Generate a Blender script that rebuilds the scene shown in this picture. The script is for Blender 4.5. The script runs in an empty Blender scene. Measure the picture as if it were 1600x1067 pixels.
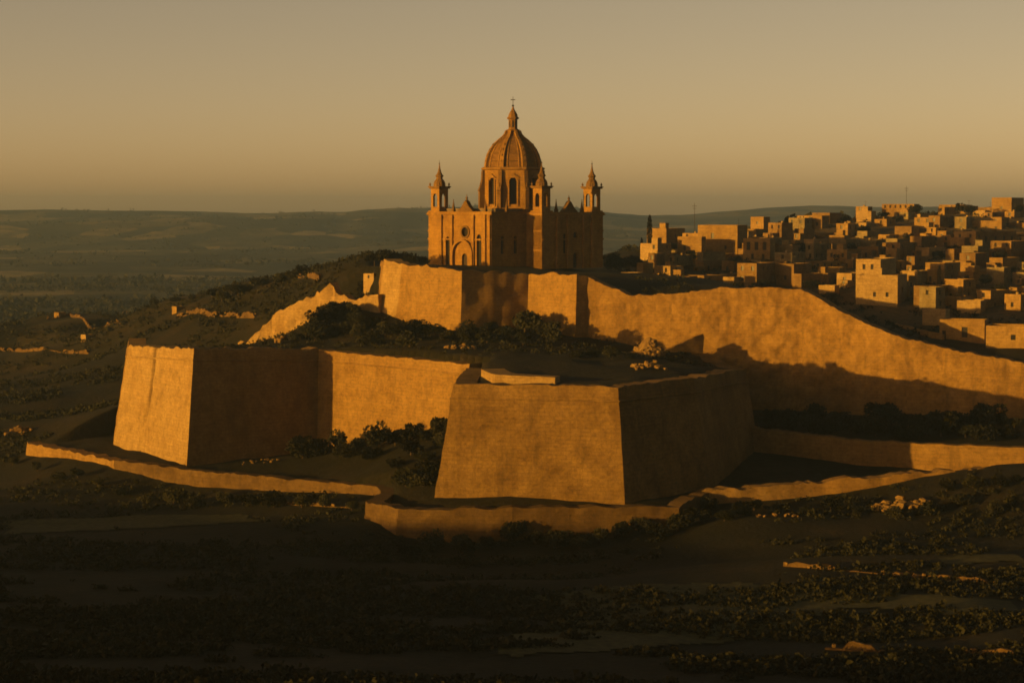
import bpy, bmesh, math, random
import numpy as np
from mathutils import Vector, Matrix

SC = bpy.context.scene
COL = SC.collection
R = math.radians
rng = random.Random(7)
nrng = np.random.default_rng(7)

# ------------------------------------------------------------------ camera
FPX = 3200.0                       # focal length in pixels of a 1600 px wide frame
PITCH = math.atan(203.5 / FPX)     # looking down: horizon at y = 330 of 1067
cam = bpy.data.cameras.new('camera')
cam.sensor_width = 36.0
cam.lens = 36.0 * FPX / 1600.0
cam.clip_start = 0.5
cam.clip_end = 40000
cam_o = bpy.data.objects.new('camera', cam)
COL.objects.link(cam_o)
cam_o.location = (0, 0, 0)
cam_o.rotation_euler = (math.pi / 2 - PITCH, 0, 0)
SC.camera = cam_o
# ------------------------------------------------------------------ light
SUN_A, SUN_E = R(33.0), R(5.2)
S = Vector((-math.cos(SUN_A) * math.cos(SUN_E), -math.sin(SUN_A) * math.cos(SUN_E), math.sin(SUN_E)))
world = bpy.data.worlds.new('World')
SC.world = world
world.use_nodes = True
wn = world.node_tree.nodes
wl = world.node_tree.links
wn.clear()
wo = wn.new('ShaderNodeOutputWorld')
bg = wn.new('ShaderNodeBackground')
sky = wn.new('ShaderNodeTexSky')
sky.sky_type = 'NISHITA'
sky.sun_disc = False
sky.sun_elevation = SUN_E
sky.sun_rotation = math.atan2(S.x, S.y)
sky.altitude = 100
sky.air_density = 0.46
sky.dust_density = 0.95
sky.ozone_density = 0.2
tint = wn.new('ShaderNodeMix')
tint.data_type = 'RGBA'
tint.blend_type = 'MULTIPLY'
tint.inputs[0].default_value = 1.0
tint.inputs[7].default_value = (1.0, 0.575, 0.305, 1)     # dusty evening air
wl.new(sky.outputs[0], tint.inputs[6])
wl.new(tint.outputs[2], bg.inputs[0])
bg.inputs[1].default_value = 0.098
wl.new(bg.outputs[0], wo.inputs[0])
sun = bpy.data.lights.new('sun', 'SUN')
sun.energy = 5.0
sun.angle = R(0.5)
sun.color = (1.0, 0.51, 0.075)
sun_o = bpy.data.objects.new('sun', sun)
COL.objects.link(sun_o)
sun_o.rotation_euler = S.to_track_quat('Z', 'Y').to_euler()
vs = SC.view_settings
vs.view_transform = 'Standard'
vs.look = 'None'
vs.gamma = 1.0
vs.exposure = 0.92
vs.use_curve_mapping = False
SC.cycles.filter_width = 1.7
SC.cycles.max_bounces = 5
SC.cycles.volume_bounces = 0

# ------------------------------------------------------------------ helpers
cp, sp = math.cos(PITCH), math.sin(PITCH)


def P(px, py, D):
    """the point at distance D (metres north) that the photograph shows at (px, py)"""
    a, b = (px - 800.0) / FPX, -(py - 533.5) / FPX
    dx, dy, dz = a, cp + b * sp, -sp + b * cp
    k = D / dy
    return Vector((dx * k, D, dz * k))


def hash3(ix, iy, iz):
    h = (ix * 374761393 + iy * 668265263 + iz * 2147483647 + 1274126177) & 0xFFFFFFFF
    h = ((h ^ (h >> 13)) * 1274126177) & 0xFFFFFFFF
    h = ((h ^ (h >> 16)) * 2246822519) & 0xFFFFFFFF
    return ((h ^ (h >> 15)) & 0xFFFFFF) / float(0xFFFFFF)


def vnoise(x, y, z=0.0):
    x, y, z = np.broadcast_arrays(np.asarray(x, float), np.asarray(y, float), np.asarray(z, float))
    ix, iy, iz = np.floor(x).astype(np.int64), np.floor(y).astype(np.int64), np.floor(z).astype(np.int64)
    fx, fy, fz = x - ix, y - iy, z - iz
    fx, fy, fz = [f * f * (3 - 2 * f) for f in (fx, fy, fz)]
    r = 0
    for a in (0, 1):
        wx = fx if a else 1 - fx
        for b in (0, 1):
            wy = fy if b else 1 - fy
            for c in (0, 1):
                wz = fz if c else 1 - fz
                r = r + wx * wy * wz * hash3(ix + a, iy + b, iz + c)
    return r * 2 - 1


def fbm(x, y, z=0.0, o=4):
    r, a = 0, 1.0
    x, y, z = np.asarray(x, float), np.asarray(y, float), np.asarray(z, float)
    for k in range(o):
        r = r + a * vnoise(x + 17.3 * k, y - 9.1 * k, z + 5.7 * k)
        x, y, z, a = x * 2.03, y * 2.03, z * 2.03, a * 0.5
    return r


class MB:
    def __init__(self):
        self.v, self.f = [], []

    def quad(self, a, b, c, d):
        i = len(self.v)
        self.v += [tuple(a), tuple(b), tuple(c), tuple(d)]
        self.f.append((i, i + 1, i + 2, i + 3))

    def poly(self, pts):
        i = len(self.v)
        self.v += [tuple(p) for p in pts]
        self.f.append(tuple(range(i, i + len(pts))))

    def box(self, x0, x1, y0, y1, z0, z1):
        i = len(self.v)
        self.v += [(x0, y0, z0), (x1, y0, z0), (x1, y1, z0), (x0, y1, z0), (x0, y0, z1), (x1, y0, z1), (x1, y1, z1), (x0, y1, z1)]
        for q in ((0, 3, 2, 1), (4, 5, 6, 7), (0, 1, 5, 4), (1, 2, 6, 5), (2, 3, 7, 6), (3, 0, 4, 7)):
            self.f.append(tuple(i + k for k in q))

    def lathe(self, prof, n, cx=0, cy=0, rot=0.0, cap=True):
        """prof: list of (r, z) bottom to top"""
        i = len(self.v)
        for r, z in prof:
            for k in range(n):
                t = rot + 2 * math.pi * k / n
                self.v.append((cx + r * math.cos(t), cy + r * math.sin(t), z))
        for j in range(len(prof) - 1):
            for k in range(n):
                k2 = (k + 1) % n
                self.f.append((i + j * n + k, i + j * n + k2, i + (j + 1) * n + k2, i + (j + 1) * n + k))
        if cap:
            self.f.append(tuple(i + (len(prof) - 1) * n + k for k in range(n)))
            self.f.append(tuple(i + k for k in reversed(range(n))))

    def grid(self, pts):
        """pts[j][i] -> quads"""
        i0 = len(self.v)
        nj, ni = len(pts), len(pts[0])
        for row in pts:
            self.v += [tuple(p) for p in row]
        for j in range(nj - 1):
            for i in range(ni - 1):
                a = i0 + j * ni + i
                self.f.append((a, a + 1, a + ni + 1, a + ni))

    def mesh(self, name, mat, smooth=False):
        me = bpy.data.meshes.new(name)
        me.from_pydata(self.v, [], self.f)
        if mat:
            me.materials.append(mat)
        if smooth:
            me.polygons.foreach_set('use_smooth', [True] * len(me.polygons))
        me.update()
        return me

    def build(self, name, mat, parent=None, smooth=False, loc=None):
        return link(name, self.mesh(name, mat, smooth), parent, loc)


def link(name, me, parent=None, loc=None, rz=0.0):
    o = bpy.data.objects.new(name, me)
    COL.objects.link(o)
    o.parent = parent
    if loc is not None:
        o.location = loc
    o.rotation_euler.z = rz
    return o


def tag(o, label, cat=None, group=None, kind=None):
    if label:
        o['label'] = label
    if cat:
        o['category'] = cat
    if group:
        o['group'] = group
    if kind:
        o['kind'] = kind
    return o


def thing(name, label, cat, loc=(0, 0, 0), rz=0.0, group=None):
    return tag(link(name, None, None, loc, rz), label, cat, group, 'thing')


# ------------------------------------------------------------------ materials
def mat_base(name, rough=0.9):
    m = bpy.data.materials.new(name)
    m.use_nodes = True
    nt = m.node_tree
    b = nt.nodes['Principled BSDF']
    b.inputs['Roughness'].default_value = rough
    b.inputs['Specular IOR Level'].default_value = 0.15
    return m, nt, b


def N(nt, t, **kw):
    n = nt.nodes.new(t)
    for k, v in kw.items():
        setattr(n, k, v)
    return n


def ramp(nt, fac, stops):
    r = N(nt, 'ShaderNodeValToRGB')
    el = r.color_ramp.elements
    while len(el) < len(stops):
        el.new(0.5)
    for e, (p, c) in zip(el, stops):
        e.position = p
        e.color = (*c, 1)
    nt.links.new(fac, r.inputs[0])
    return r.outputs[0]


def mixc(nt, fac, a, b, mode='MIX'):
    m = N(nt, 'ShaderNodeMix', data_type='RGBA', blend_type=mode)
    for sock, v in ((m.inputs[0], fac), (m.inputs[6], a), (m.inputs[7], b)):
        if isinstance(v, (int, float)):
            sock.default_value = v
        elif isinstance(v, tuple):
            sock.default_value = (*v, 1)
        else:
            nt.links.new(v, sock)
    return m.outputs[2]


def noise(nt, co, scale, detail=4, rough=0.6, sx=(1, 1, 1)):
    mp = N(nt, 'ShaderNodeMapping')
    mp.inputs['Scale'].default_value = sx
    nt.links.new(co, mp.inputs[0])
    n = N(nt, 'ShaderNodeTexNoise')
    n.inputs['Scale'].default_value = scale
    n.inputs['Detail'].default_value = detail
    n.inputs['Roughness'].default_value = rough
    nt.links.new(mp.outputs[0], n.inputs['Vector'])
    return n.outputs[0]


def stone(name, light, dark, stain, stain_amt=0.5, bump=0.5, courses=0.35):
    m, nt, b = mat_base(name, 0.92)
    g = N(nt, 'ShaderNodeNewGeometry')
    co = g.outputs['Position']
    big = noise(nt, co, 0.055, 6, 0.72)
    mid = noise(nt, co, 0.22, 6, 0.75)
    fine = noise(nt, co, 0.8, 6, 0.85, (1, 1, 1.4))
    strk = noise(nt, co, 0.3, 5, 0.7, (1, 1, 0.16))
    crs = noise(nt, co, 0.5, 3, 0.6, (0.35, 0.35, 2.6))
    c = mixc(nt, ramp(nt, big, [(0.36, (0, 0, 0)), (0.64, (1, 1, 1))]), dark, light)
    c = mixc(nt, 1.0, c, ramp(nt, mid, [(0.3, (0.78, 0.75, 0.7)), (0.5, (1.0, 1.0, 1.0)), (0.75, (1.1, 1.1, 1.12))]), 'MULTIPLY')
    c = mixc(nt, 1.0, c, ramp(nt, fine, [(0.3, (0.5, 0.46, 0.4)), (0.5, (0.96, 0.95, 0.94)), (0.68, (1.2, 1.2, 1.2))]), 'MULTIPLY')
    c = mixc(nt, courses * 0.6, c, ramp(nt, crs, [(0.36, (0.66, 0.62, 0.56)), (0.6, (1.06, 1.06, 1.06))]), 'MULTIPLY')
    # ashlar courses
    dt = N(nt, 'ShaderNodeVectorMath', operation='DOT_PRODUCT')
    nt.links.new(co, dt.inputs[0])
    dt.inputs[1].default_value = (1.0, 0.25, 0)
    sz = N(nt, 'ShaderNodeSeparateXYZ')
    nt.links.new(co, sz.inputs[0])
    cx = N(nt, 'ShaderNodeCombineXYZ')
    nt.links.new(dt.outputs['Value'], cx.inputs[0])
    wob = N(nt, 'ShaderNodeMath', operation='MULTIPLY_ADD')
    nt.links.new(mid, wob.inputs[0])
    wob.inputs[1].default_value = 1.2
    nt.links.new(sz.outputs[2], wob.inputs[2])
    nt.links.new(wob.outputs[0], cx.inputs[1])
    bk = N(nt, 'ShaderNodeTexBrick')
    nt.links.new(cx.outputs[0], bk.inputs['Vector'])
    bk.inputs['Color1'].default_value = (0.78, 0.77, 0.75, 1)
    bk.inputs['Color2'].default_value = (1.1, 1.09, 1.07, 1)
    bk.inputs['Mortar'].default_value = (0.45, 0.43, 0.4, 1)
    bk.inputs['Scale'].default_value = 1.0
    bk.inputs['Mortar Size'].default_value = 0.09
    bk.inputs['Brick Width'].default_value = 2.6
    bk.inputs['Row Height'].default_value = 1.05
    c = mixc(nt, min(1.0, courses * 0.95), c, bk.outputs['Color'], 'MULTIPLY')
    sm = N(nt, 'ShaderNodeMath', operation='MULTIPLY')
    nt.links.new(ramp(nt, strk, [(0.52, (0, 0, 0)), (0.74, (1, 1, 1))]), sm.inputs[0])
    sm.inputs[1].default_value = stain_amt
    c = mixc(nt, sm.outputs[0], c, stain)
    nt.links.new(c, b.inputs['Base Color'])
    bp = N(nt, 'ShaderNodeBump')
    bp.inputs['Strength'].default_value = bump
    bp.inputs['Distance'].default_value = 0.35
    nt.links.new(fine, bp.inputs['Height'])
    nt.links.new(bp.outputs[0], b.inputs['Normal'])
    return m


def plain(name, col, rough=0.9, var=0.25, scale=0.8):
    m, nt, b = mat_base(name, rough)
    g = N(nt, 'ShaderNodeNewGeometry')
    n = noise(nt, g.outputs['Position'], scale, 4, 0.65)
    lo = tuple(x * (1 - var) for x in col)
    hi = tuple(x * (1 + var) for x in col)
    nt.links.new(ramp(nt, n, [(0.3, lo), (0.7, hi)]), b.inputs['Base Color'])
    return m


def leaf(name, c1, c2):
    m, nt, b = mat_base(name, 0.75)
    oi = N(nt, 'ShaderNodeObjectInfo')
    g = N(nt, 'ShaderNodeNewGeometry')
    n = noise(nt, g.outputs['Position'], 0.7, 3, 0.6)
    c = ramp(nt, n, [(0.3, c1), (0.7, c2)])
    c = mixc(nt, 1.0, c, ramp(nt, oi.outputs['Random'], [(0.0, (0.7, 0.75, 0.7)), (1.0, (1.2, 1.1, 1.0))]), 'MULTIPLY')
    nt.links.new(c, b.inputs['Base Color'])
    return m


M = {}
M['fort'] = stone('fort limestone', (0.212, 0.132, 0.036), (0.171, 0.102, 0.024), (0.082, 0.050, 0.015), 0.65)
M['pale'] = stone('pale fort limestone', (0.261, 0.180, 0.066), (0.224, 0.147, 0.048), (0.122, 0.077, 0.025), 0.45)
M['old'] = stone('dark brown masonry', (0.110, 0.069, 0.022), (0.069, 0.042, 0.013), (0.037, 0.023, 0.008), 0.6)  # darker, browner tones than the fort limestone
M['rock'] = stone('rubble rock', (0.204, 0.132, 0.042), (0.131, 0.081, 0.024), (0.065, 0.042, 0.013), 0.5, 0.9, 0.1)
M['church'] = stone('cathedral sandstone', (0.229, 0.130, 0.024), (0.179, 0.097, 0.016), (0.074, 0.044, 0.009), 0.5, 0.4, 0.3)
M['church_dark'] = stone('cathedral dark trim', (0.129, 0.073, 0.015), (0.095, 0.053, 0.011), (0.045, 0.026, 0.007), 0.5, 0.4, 0.2)
M['dome'] = stone('dome stone', (0.149, 0.081, 0.015), (0.110, 0.058, 0.011), (0.050, 0.029, 0.007), 0.6, 0.4, 0.25)
M['house'] = stone('ochre house stone', (0.236, 0.154, 0.046), (0.174, 0.109, 0.031), (0.084, 0.053, 0.016), 0.5)
M['house_dark'] = stone('brown house stone', (0.178, 0.113, 0.038), (0.120, 0.077, 0.026), (0.065, 0.040, 0.014), 0.5)
M['house_pale'] = stone('limewashed house', (0.269, 0.191, 0.078), (0.228, 0.157, 0.061), (0.143, 0.092, 0.033), 0.3)
M['house_grey'] = stone('grey house stone', (0.191, 0.150, 0.070), (0.127, 0.101, 0.049), (0.072, 0.053, 0.025), 0.5)
M['crag'] = stone('craggy limestone', (0.225, 0.138, 0.036), (0.16, 0.095, 0.023), (0.075, 0.046, 0.014), 0.75, 1.0, 0.3)
M['fort_dark'] = stone('dark weathered limestone', (0.170, 0.106, 0.029), (0.106, 0.063, 0.015), (0.049, 0.030, 0.009), 0.7)  # lower tones and a wider spread than the fort limestone
M['roof'] = plain('roof screed', (0.10, 0.075, 0.045))
M['pane'] = plain('dark window', (0.012, 0.01, 0.007), 0.35)
M['wood'] = plain('dark timber', (0.03, 0.02, 0.012), 0.7)
M['iron'] = plain('dark iron', (0.03, 0.028, 0.025), 0.5)
M['leaf'] = leaf('dark scrub leaf', (0.008, 0.009, 0.003), (0.016, 0.0165, 0.0055))
M['leaf2'] = leaf('olive tree leaf', (0.008, 0.009, 0.0035), (0.018, 0.018, 0.007))
M['bark'] = plain('bark', (0.05, 0.035, 0.02))


def ground_mat():
    m, nt, b = mat_base('scrub ground', 0.95)
    g = N(nt, 'ShaderNodeNewGeometry')
    co = g.outputs['Position']
    n1 = noise(nt, co, 0.035, 6, 0.68)
    n2 = noise(nt, co, 0.45, 5, 0.7)
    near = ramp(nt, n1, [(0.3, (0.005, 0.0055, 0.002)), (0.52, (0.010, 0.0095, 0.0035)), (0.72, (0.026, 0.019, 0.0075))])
    near = mixc(nt, 1.0, near, ramp(nt, n2, [(0.3, (0.55, 0.55, 0.55)), (0.7, (1.35, 1.3, 1.25))]), 'MULTIPLY')
    # small walled fields on the plain
    mp = N(nt, 'ShaderNodeMapping')
    mp.inputs['Scale'].default_value = (1 / 95.0, 1 / 150.0, 0)
    nt.links.new(co, mp.inputs[0])
    vo = N(nt, 'ShaderNodeTexVoronoi')
    vo.inputs['Scale'].default_value = 1.0
    nt.links.new(mp.outputs[0], vo.inputs['Vector'])
    sep = N(nt, 'ShaderNodeSeparateColor')
    nt.links.new(vo.outputs['Color'], sep.inputs[0])
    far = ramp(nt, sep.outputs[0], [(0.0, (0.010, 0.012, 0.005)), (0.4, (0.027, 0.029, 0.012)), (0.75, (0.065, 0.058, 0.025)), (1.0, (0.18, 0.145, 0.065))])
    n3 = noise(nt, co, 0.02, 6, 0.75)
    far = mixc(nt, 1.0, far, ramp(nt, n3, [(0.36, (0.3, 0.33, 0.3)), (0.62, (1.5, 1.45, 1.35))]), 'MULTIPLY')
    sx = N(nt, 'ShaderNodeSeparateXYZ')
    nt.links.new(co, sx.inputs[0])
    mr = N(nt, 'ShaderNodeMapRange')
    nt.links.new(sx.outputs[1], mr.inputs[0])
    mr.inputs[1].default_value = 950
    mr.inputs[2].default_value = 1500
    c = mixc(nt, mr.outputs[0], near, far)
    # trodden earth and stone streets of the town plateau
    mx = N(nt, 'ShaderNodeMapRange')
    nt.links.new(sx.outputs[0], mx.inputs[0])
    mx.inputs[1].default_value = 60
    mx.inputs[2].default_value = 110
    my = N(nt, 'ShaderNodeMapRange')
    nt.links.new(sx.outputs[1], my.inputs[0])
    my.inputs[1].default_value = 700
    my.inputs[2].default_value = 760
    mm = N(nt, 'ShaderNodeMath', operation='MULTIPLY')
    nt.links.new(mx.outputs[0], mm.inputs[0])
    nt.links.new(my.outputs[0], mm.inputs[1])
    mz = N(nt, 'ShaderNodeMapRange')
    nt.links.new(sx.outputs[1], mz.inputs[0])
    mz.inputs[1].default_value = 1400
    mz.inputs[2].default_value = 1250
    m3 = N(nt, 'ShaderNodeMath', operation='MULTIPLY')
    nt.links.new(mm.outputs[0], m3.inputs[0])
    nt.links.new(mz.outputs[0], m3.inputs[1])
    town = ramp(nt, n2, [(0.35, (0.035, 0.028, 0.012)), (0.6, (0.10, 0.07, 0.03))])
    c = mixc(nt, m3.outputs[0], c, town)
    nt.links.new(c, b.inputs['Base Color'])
    bp = N(nt, 'ShaderNodeBump')
    bp.inputs['Strength'].default_value = 0.8
    bp.inputs['Distance'].default_value = 0.8
    nt.links.new(n2, bp.inputs['Height'])
    nt.links.new(bp.outputs[0], b.inputs['Normal'])
    return m


M['ground'] = ground_mat()
M['field'] = plain('dry grass field', (0.042, 0.041, 0.014), 0.95, 0.55, 0.6)

# ------------------------------------------------------------------ plan of the fortress (from the ground up)
# outer scarp of the lower works, top edge
A = P(200, 541, 697); B = P(303, 545, 650); C = P(497, 547, 683); Dp = Vector((-13.0, 631, -47.2))
E = P(708, 600, 569); F = P(966, 604, 559); G1 = P(1085, 591, 584); G2 = P(1143, 579, 622); G3 = P(1166, 577, 640); G4 = Vector((71, 668, -50)); G5 = Vector((66, 700, -48))
# citadel wall, top edge
H1 = P(601, 408, 745); H2 = P(722, 424, 715); H3 = P(826, 428, 728.5); H4 = P(901, 429, 710); H5 = P(917, 433, 712.5)
H6 = P(985, 461, 706); H6b = P(1050, 459, 702); H7 = P(1125, 450, 698); H7b = P(1200, 449, 694); H8 = P(1252, 451, 690); H9 = P(1320, 490, 682); H10 = P(1400, 525, 673)
H11 = P(1500, 550, 665); H12 = P(1600, 566, 657); H13 = P(1800, 590, 640)
# ditch wall and covered way
W = [P(1085, 654, 647), P(1200, 672, 632), P(1340, 688, 620), P(1480, 695, 613), P(1600, 700, 608), P(1800, 706, 600)]
K = [P(42, 692, 698), P(115, 706, 671), P(180, 720, 648), P(300, 735, 626), P(440, 747, 606), P(584, 760, 588), P(596, 766, 579), P(572, 784, 557), P(622, 795, 545),
     P(800, 794, 545), P(1060, 790, 549), P(1108, 768, 566), P(1270, 753, 570), P(1430, 739, 573), P(1600, 731, 575), P(1800, 724, 577)]


def tps(pts):
    p = np.array(pts, float)
    xy, z = p[:, :2] / 300.0, p[:, 2]
    n = len(p)
    d = np.linalg.norm(xy[:, None] - xy[None], axis=2)
    Km = np.where(d > 0, d * d * np.log(d + 1e-12), 0) + np.eye(n) * 0.002
    Pm = np.c_[np.ones(n), xy]
    A_ = np.block([[Km, Pm], [Pm.T, np.zeros((3, 3))]])
    w = np.linalg.solve(A_, np.r_[z, 0, 0, 0])

    def f(x, y):
        sh = np.shape(x)
        q = np.c_[np.ravel(x), np.ravel(y)] / 300.0
        out = np.zeros(len(q))
        for s in range(0, len(q), 20000):
            c = q[s:s + 20000]
            dd = np.linalg.norm(c[:, None] - xy[None], axis=2)
            U = np.where(dd > 0, dd * dd * np.log(dd + 1e-12), 0)
            out[s:s + 20000] = U @ w[:n] + w[n] + c @ w[n + 1:]
        return out.reshape(sh)
    return f


def pp(px, py, D):
    return tuple(P(px, py, D))


TOWN_Y = [300, 315, 330, 360, 400, 450, 490, 540, 565, 600]
TOWN_D = [1320, 1240, 1180, 1060, 930, 820, 760, 690, 660, 630]


def town_d(py):
    return float(np.interp(py, TOWN_Y, TOWN_D))


ridge_pts = [pp(560, 418, 830), pp(500, 430, 860), pp(440, 438, 900), pp(350, 452, 960), pp(250, 472, 1020), pp(150, 492, 1080), pp(0, 512, 1150)]
back_pts = [(0, 950, -30), (60, 1050, -38), (-80, 1050, -45), (-150, 1200, -75), (0, 1300, -80), (-300, 1300, -90), (-600, 1300, -95), (-900, 1100, -92), (150, 1400, -70), (-250, 1500, -98), (150, 1700, -90)]
town_pts = []
for px in (1000, 1100, 1200, 1300, 1400, 1500, 1600, 1720, 1900, 2200):
    crest = float(np.interp(px, [960, 1010, 1100, 1200, 1300, 1400, 1500, 1600, 2200], [395, 383, 372, 362, 348, 338, 330, 320, 310]))
    low = float(np.interp(px, [985, 1130, 1250, 1320, 1400, 1500, 1600, 2200], [455, 452, 455, 482, 515, 545, 562, 600]))
    for k in range(5):
        py = low + (crest - low) * k / 4
        town_pts.append(pp(px, py, town_d(py)))
    d = town_d(crest)
    x, y, z = pp(px, crest, d)
    town_pts.append((x * 1.2, y + 260, z - 12))
    town_pts.append((x * 1.5, y + 700, z - 45))
base_pts = [
    (0, -60, 4), (-150, -60, -2), (150, -60, -2), (0, 0, -3.2), (-60, 60, -20), (60, 60, -20), (0, 120, -33), (-160, 150, -50), (160, 150, -50),
    (0, 220, -55), pp(0, 1067, 300), pp(400, 1067, 302), pp(800, 1067, 310), pp(1200, 1067, 320), pp(1600, 1067, 330), pp(0, 950, 410), pp(500, 960, 405), pp(900, 960, 408), pp(1300, 990, 385), pp(1600, 1000, 375),
    pp(1300, 905, 452), pp(1600, 935, 428), pp(800, 915, 450), pp(400, 880, 490), pp(0, 860, 515),
    pp(650, 850, 541), pp(720, 856, 541), pp(800, 850, 541), pp(900, 841, 541), pp(1050, 832, 543), pp(720, 876, 520), pp(900, 868, 520), pp(1080, 850, 525), pp(590, 812, 552), pp(560, 812, 556), pp(500, 800, 570), pp(300, 786, 602), pp(220, 776, 620), pp(420, 790, 588), pp(150, 745, 640), pp(90, 730, 664), pp(0, 730, 690), pp(0, 790, 590), pp(300, 815, 565),
    pp(1150, 806, 540), pp(1200, 800, 553), pp(1290, 792, 558), pp(1370, 780, 562), pp(1300, 822, 530), pp(1430, 757, 566), pp(1600, 738, 569), pp(1600, 760, 552), pp(1300, 850, 505), pp(1600, 850, 505), pp(1600, 800, 540), pp(1800, 732, 570), pp(1900, 850, 500), pp(1800, 1000, 370),
    pp(20, 670, 735), pp(120, 640, 790), pp(0, 600, 880), pp(130, 560, 950), pp(0, 560, 1000), pp(200, 525, 1060),
    (-400, 60, -35), (-400, 170, -35), (-400, 285, -41), (-400, 360, -50), (-400, 430, -58), (-400, 520, -76), (-300, 200, -46), (-300, 400, -68), (-230, 300, -62), (-200, 450, -78), (-520, 200, -45), (-520, 380, -66), (-400, 620, -88), (-400, 900, -90), (-700, 500, -92), (-700, 100, -80), (-700, -300, -60), (-300, -300, -20), (-1100, 0, -90), (-1100, 700, -95), (0, -300, 10), (400, -200, 0), (400, 300, -72), (400, 550, -82), (700, 400, -75), (700, 0, -40),  # includes an unseen spur off to the left, raised to shade the foreground
    # under the fortress
    (-100, 700, -62), (-120, 760, -64), (-70, 770, -52), (-60, 820, -36), (-20, 700, -60), (20, 640, -66), (60, 660, -68), (-60, 690, -66), (-110, 830, -58), (-180, 800, -74), (-180, 900, -66),
    (-20, 790, -26), (20, 770, -26), (60, 760, -30), (120, 720, -45), (0, 850, -25), (90, 800, -30)] + ridge_pts + back_pts + town_pts
cov_pts = [(-165, 705, -80), (-138, 692, -79.5), (-106, 642, -79.8), (-125, 650, -79.8), (-85, 655, -79.5), pp(485, 704, 676), pp(560, 692, 660), pp(640, 676, 645), pp(696, 664, 637),
           pp(560, 740, 615), pp(640, 715, 600), pp(650, 760, 575), pp(680, 786, 562), pp(800, 792, 552), pp(975, 791, 552), pp(1040, 780, 562), pp(1000, 750, 585), pp(1120, 755, 590), pp(1090, 700, 636),
           pp(1200, 712, 627), pp(1340, 731, 614), pp(1430, 736, 611), pp(1600, 736, 612), pp(1800, 735, 610), pp(600, 768, 578)]
mid_pts = [W[0] - Vector((0, 0, 1.5)), W[1] - Vector((0, 0, 1)), W[2] - Vector((0, 0, 1)), W[4] - Vector((0, 0, 1)), W[5] - Vector((0, 0, 1)), pp(1200, 642, 688), pp(1300, 646, 678), pp(1400, 650, 668), pp(1500, 653, 660), pp(1600, 656, 652), (220, 615, -69), (300, 600, -70), (300, 560, -72), (80, 670, -68)]
mid_pts = [tuple(p) for p in mid_pts]
low_pts = [tuple(A - Vector((0, 0, 1.2))), tuple(B - Vector((0, 0, 1.2))), tuple(C - Vector((0, 0, 1.0))), tuple(E - Vector((0, 0, 1.4))), tuple(F - Vector((0, 0, 1.2))), tuple(G1 - Vector((0, 0, 1))), tuple(G2 - Vector((0, 0, 0.6))),
           tuple(G4), pp(840, 566, 620), pp(900, 553, 645), pp(980, 556, 640), pp(620, 532, 690), pp(760, 530, 690), pp(860, 535, 680), pp(600, 512, 728), pp(700, 512, 718), pp(830, 505, 735), pp(890, 522, 718), pp(960, 545, 690),
           pp(480, 538, 705), pp(400, 539, 735), pp(400, 540, 764), pp(430, 537, 758), pp(455, 524, 756), pp(485, 503, 752), pp(520, 476, 748), pp(560, 478, 752), pp(330, 542, 700), pp(1080, 568, 660), (68, 698, -48), (-110, 740, -52), (-70, 785, -34), (-60, 800, -33)]
up_pts = [tuple(h - Vector((0, 0, 1.5))) for h in (H1, H2, H3, H4, H6, H6b, H7, H8, H9, H10, H11, H12, H13)] + [(-30, 780, -21.5), (0, 770, -21.5), (40, 760, -22.5), (-40, 810, -21.5), (20, 820, -21.5), (60, 800, -24)] + town_pts + ridge_pts[:3] + back_pts[:3] + [tuple(P(975, 452, 800))]

f_base, f_cov, f_mid, f_low, f_up = tps(base_pts), tps(cov_pts), tps(mid_pts), tps(low_pts), tps(up_pts)
xy = lambda v: (v[0], v[1])
poly_cov = [xy(k) for k in K] + [(300, 640), (300, 700), (0, 760), (-140, 740)]
poly_mid = [xy(w) for w in W] + [(420, 560), (420, 660), (260, 645), (180, 680), (80, 720), (60, 700), (62, 660)]
poly_low = [xy(v) for v in (A, B, C, Dp, E, F, G1, G2, G3, G4, G5)] + [(60, 730), (20, 760), (-30, 790), (-75, 800), (-105, 765), (-135, 725)]
poly_up = [xy(v) for v in (H1, H2, H3, H4, H5, H6, H6b, H7, H7b, H8, H9, H10, H11, H12, H13)] + [(900, 560), (900, 1900), (150, 1900), (30, 1000), (-60, 870), (-62, 800)]


def inside_dist(poly, x, y):
    p = np.array(poly, float)
    x, y = np.asarray(x, float), np.asarray(y, float)
    ins = np.zeros(x.shape, bool)
    d = np.full(x.shape, 1e9)
    for i in range(len(p)):
        (ax, ay), (bx, by) = p[i], p[(i + 1) % len(p)]
        dx, dy = bx - ax, by - ay
        t = np.clip(((x - ax) * dx + (y - ay) * dy) / (dx * dx + dy * dy), 0, 1)
        d = np.minimum(d, np.hypot(x - ax - t * dx, y - ay - t * dy))
        if ay != by:
            cr = ((ay > y) != (by > y)) & (x < (bx - ax) * (y - ay) / (by - ay) + ax)
            ins ^= cr
    return np.where(ins, d, -d)


def sstep(a, b, x):
    t = np.clip((x - a) / (b - a), 0, 1)
    return t * t * (3 - 2 * t)


def far_height(x, y):
    plain_z = -102 + 6 * fbm(x / 700.0, y / 700.0, 2.0, 4)
    ang = x / np.maximum(y, 500)
    rise = sstep(2900, 6800, y)
    top = 3 + 20 * fbm(ang * 13, 3.3, 1.0, 5) + 24 * np.exp(-((ang - 0.2) / 0.1) ** 2) * sstep(0.02, 0.14, ang) + 6 * np.exp(-((ang + 0.142) / 0.012) ** 2)
    hills = 24 * fbm(x / 1100.0, y / 650.0, 7.0, 5) * sstep(2500, 4500, y) * (1 - sstep(5800, 6800, y))
    fall = -60 * sstep(7000, 9000, y)
    return plain_z * (1 - rise) + top * rise + hills + fall


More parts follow.
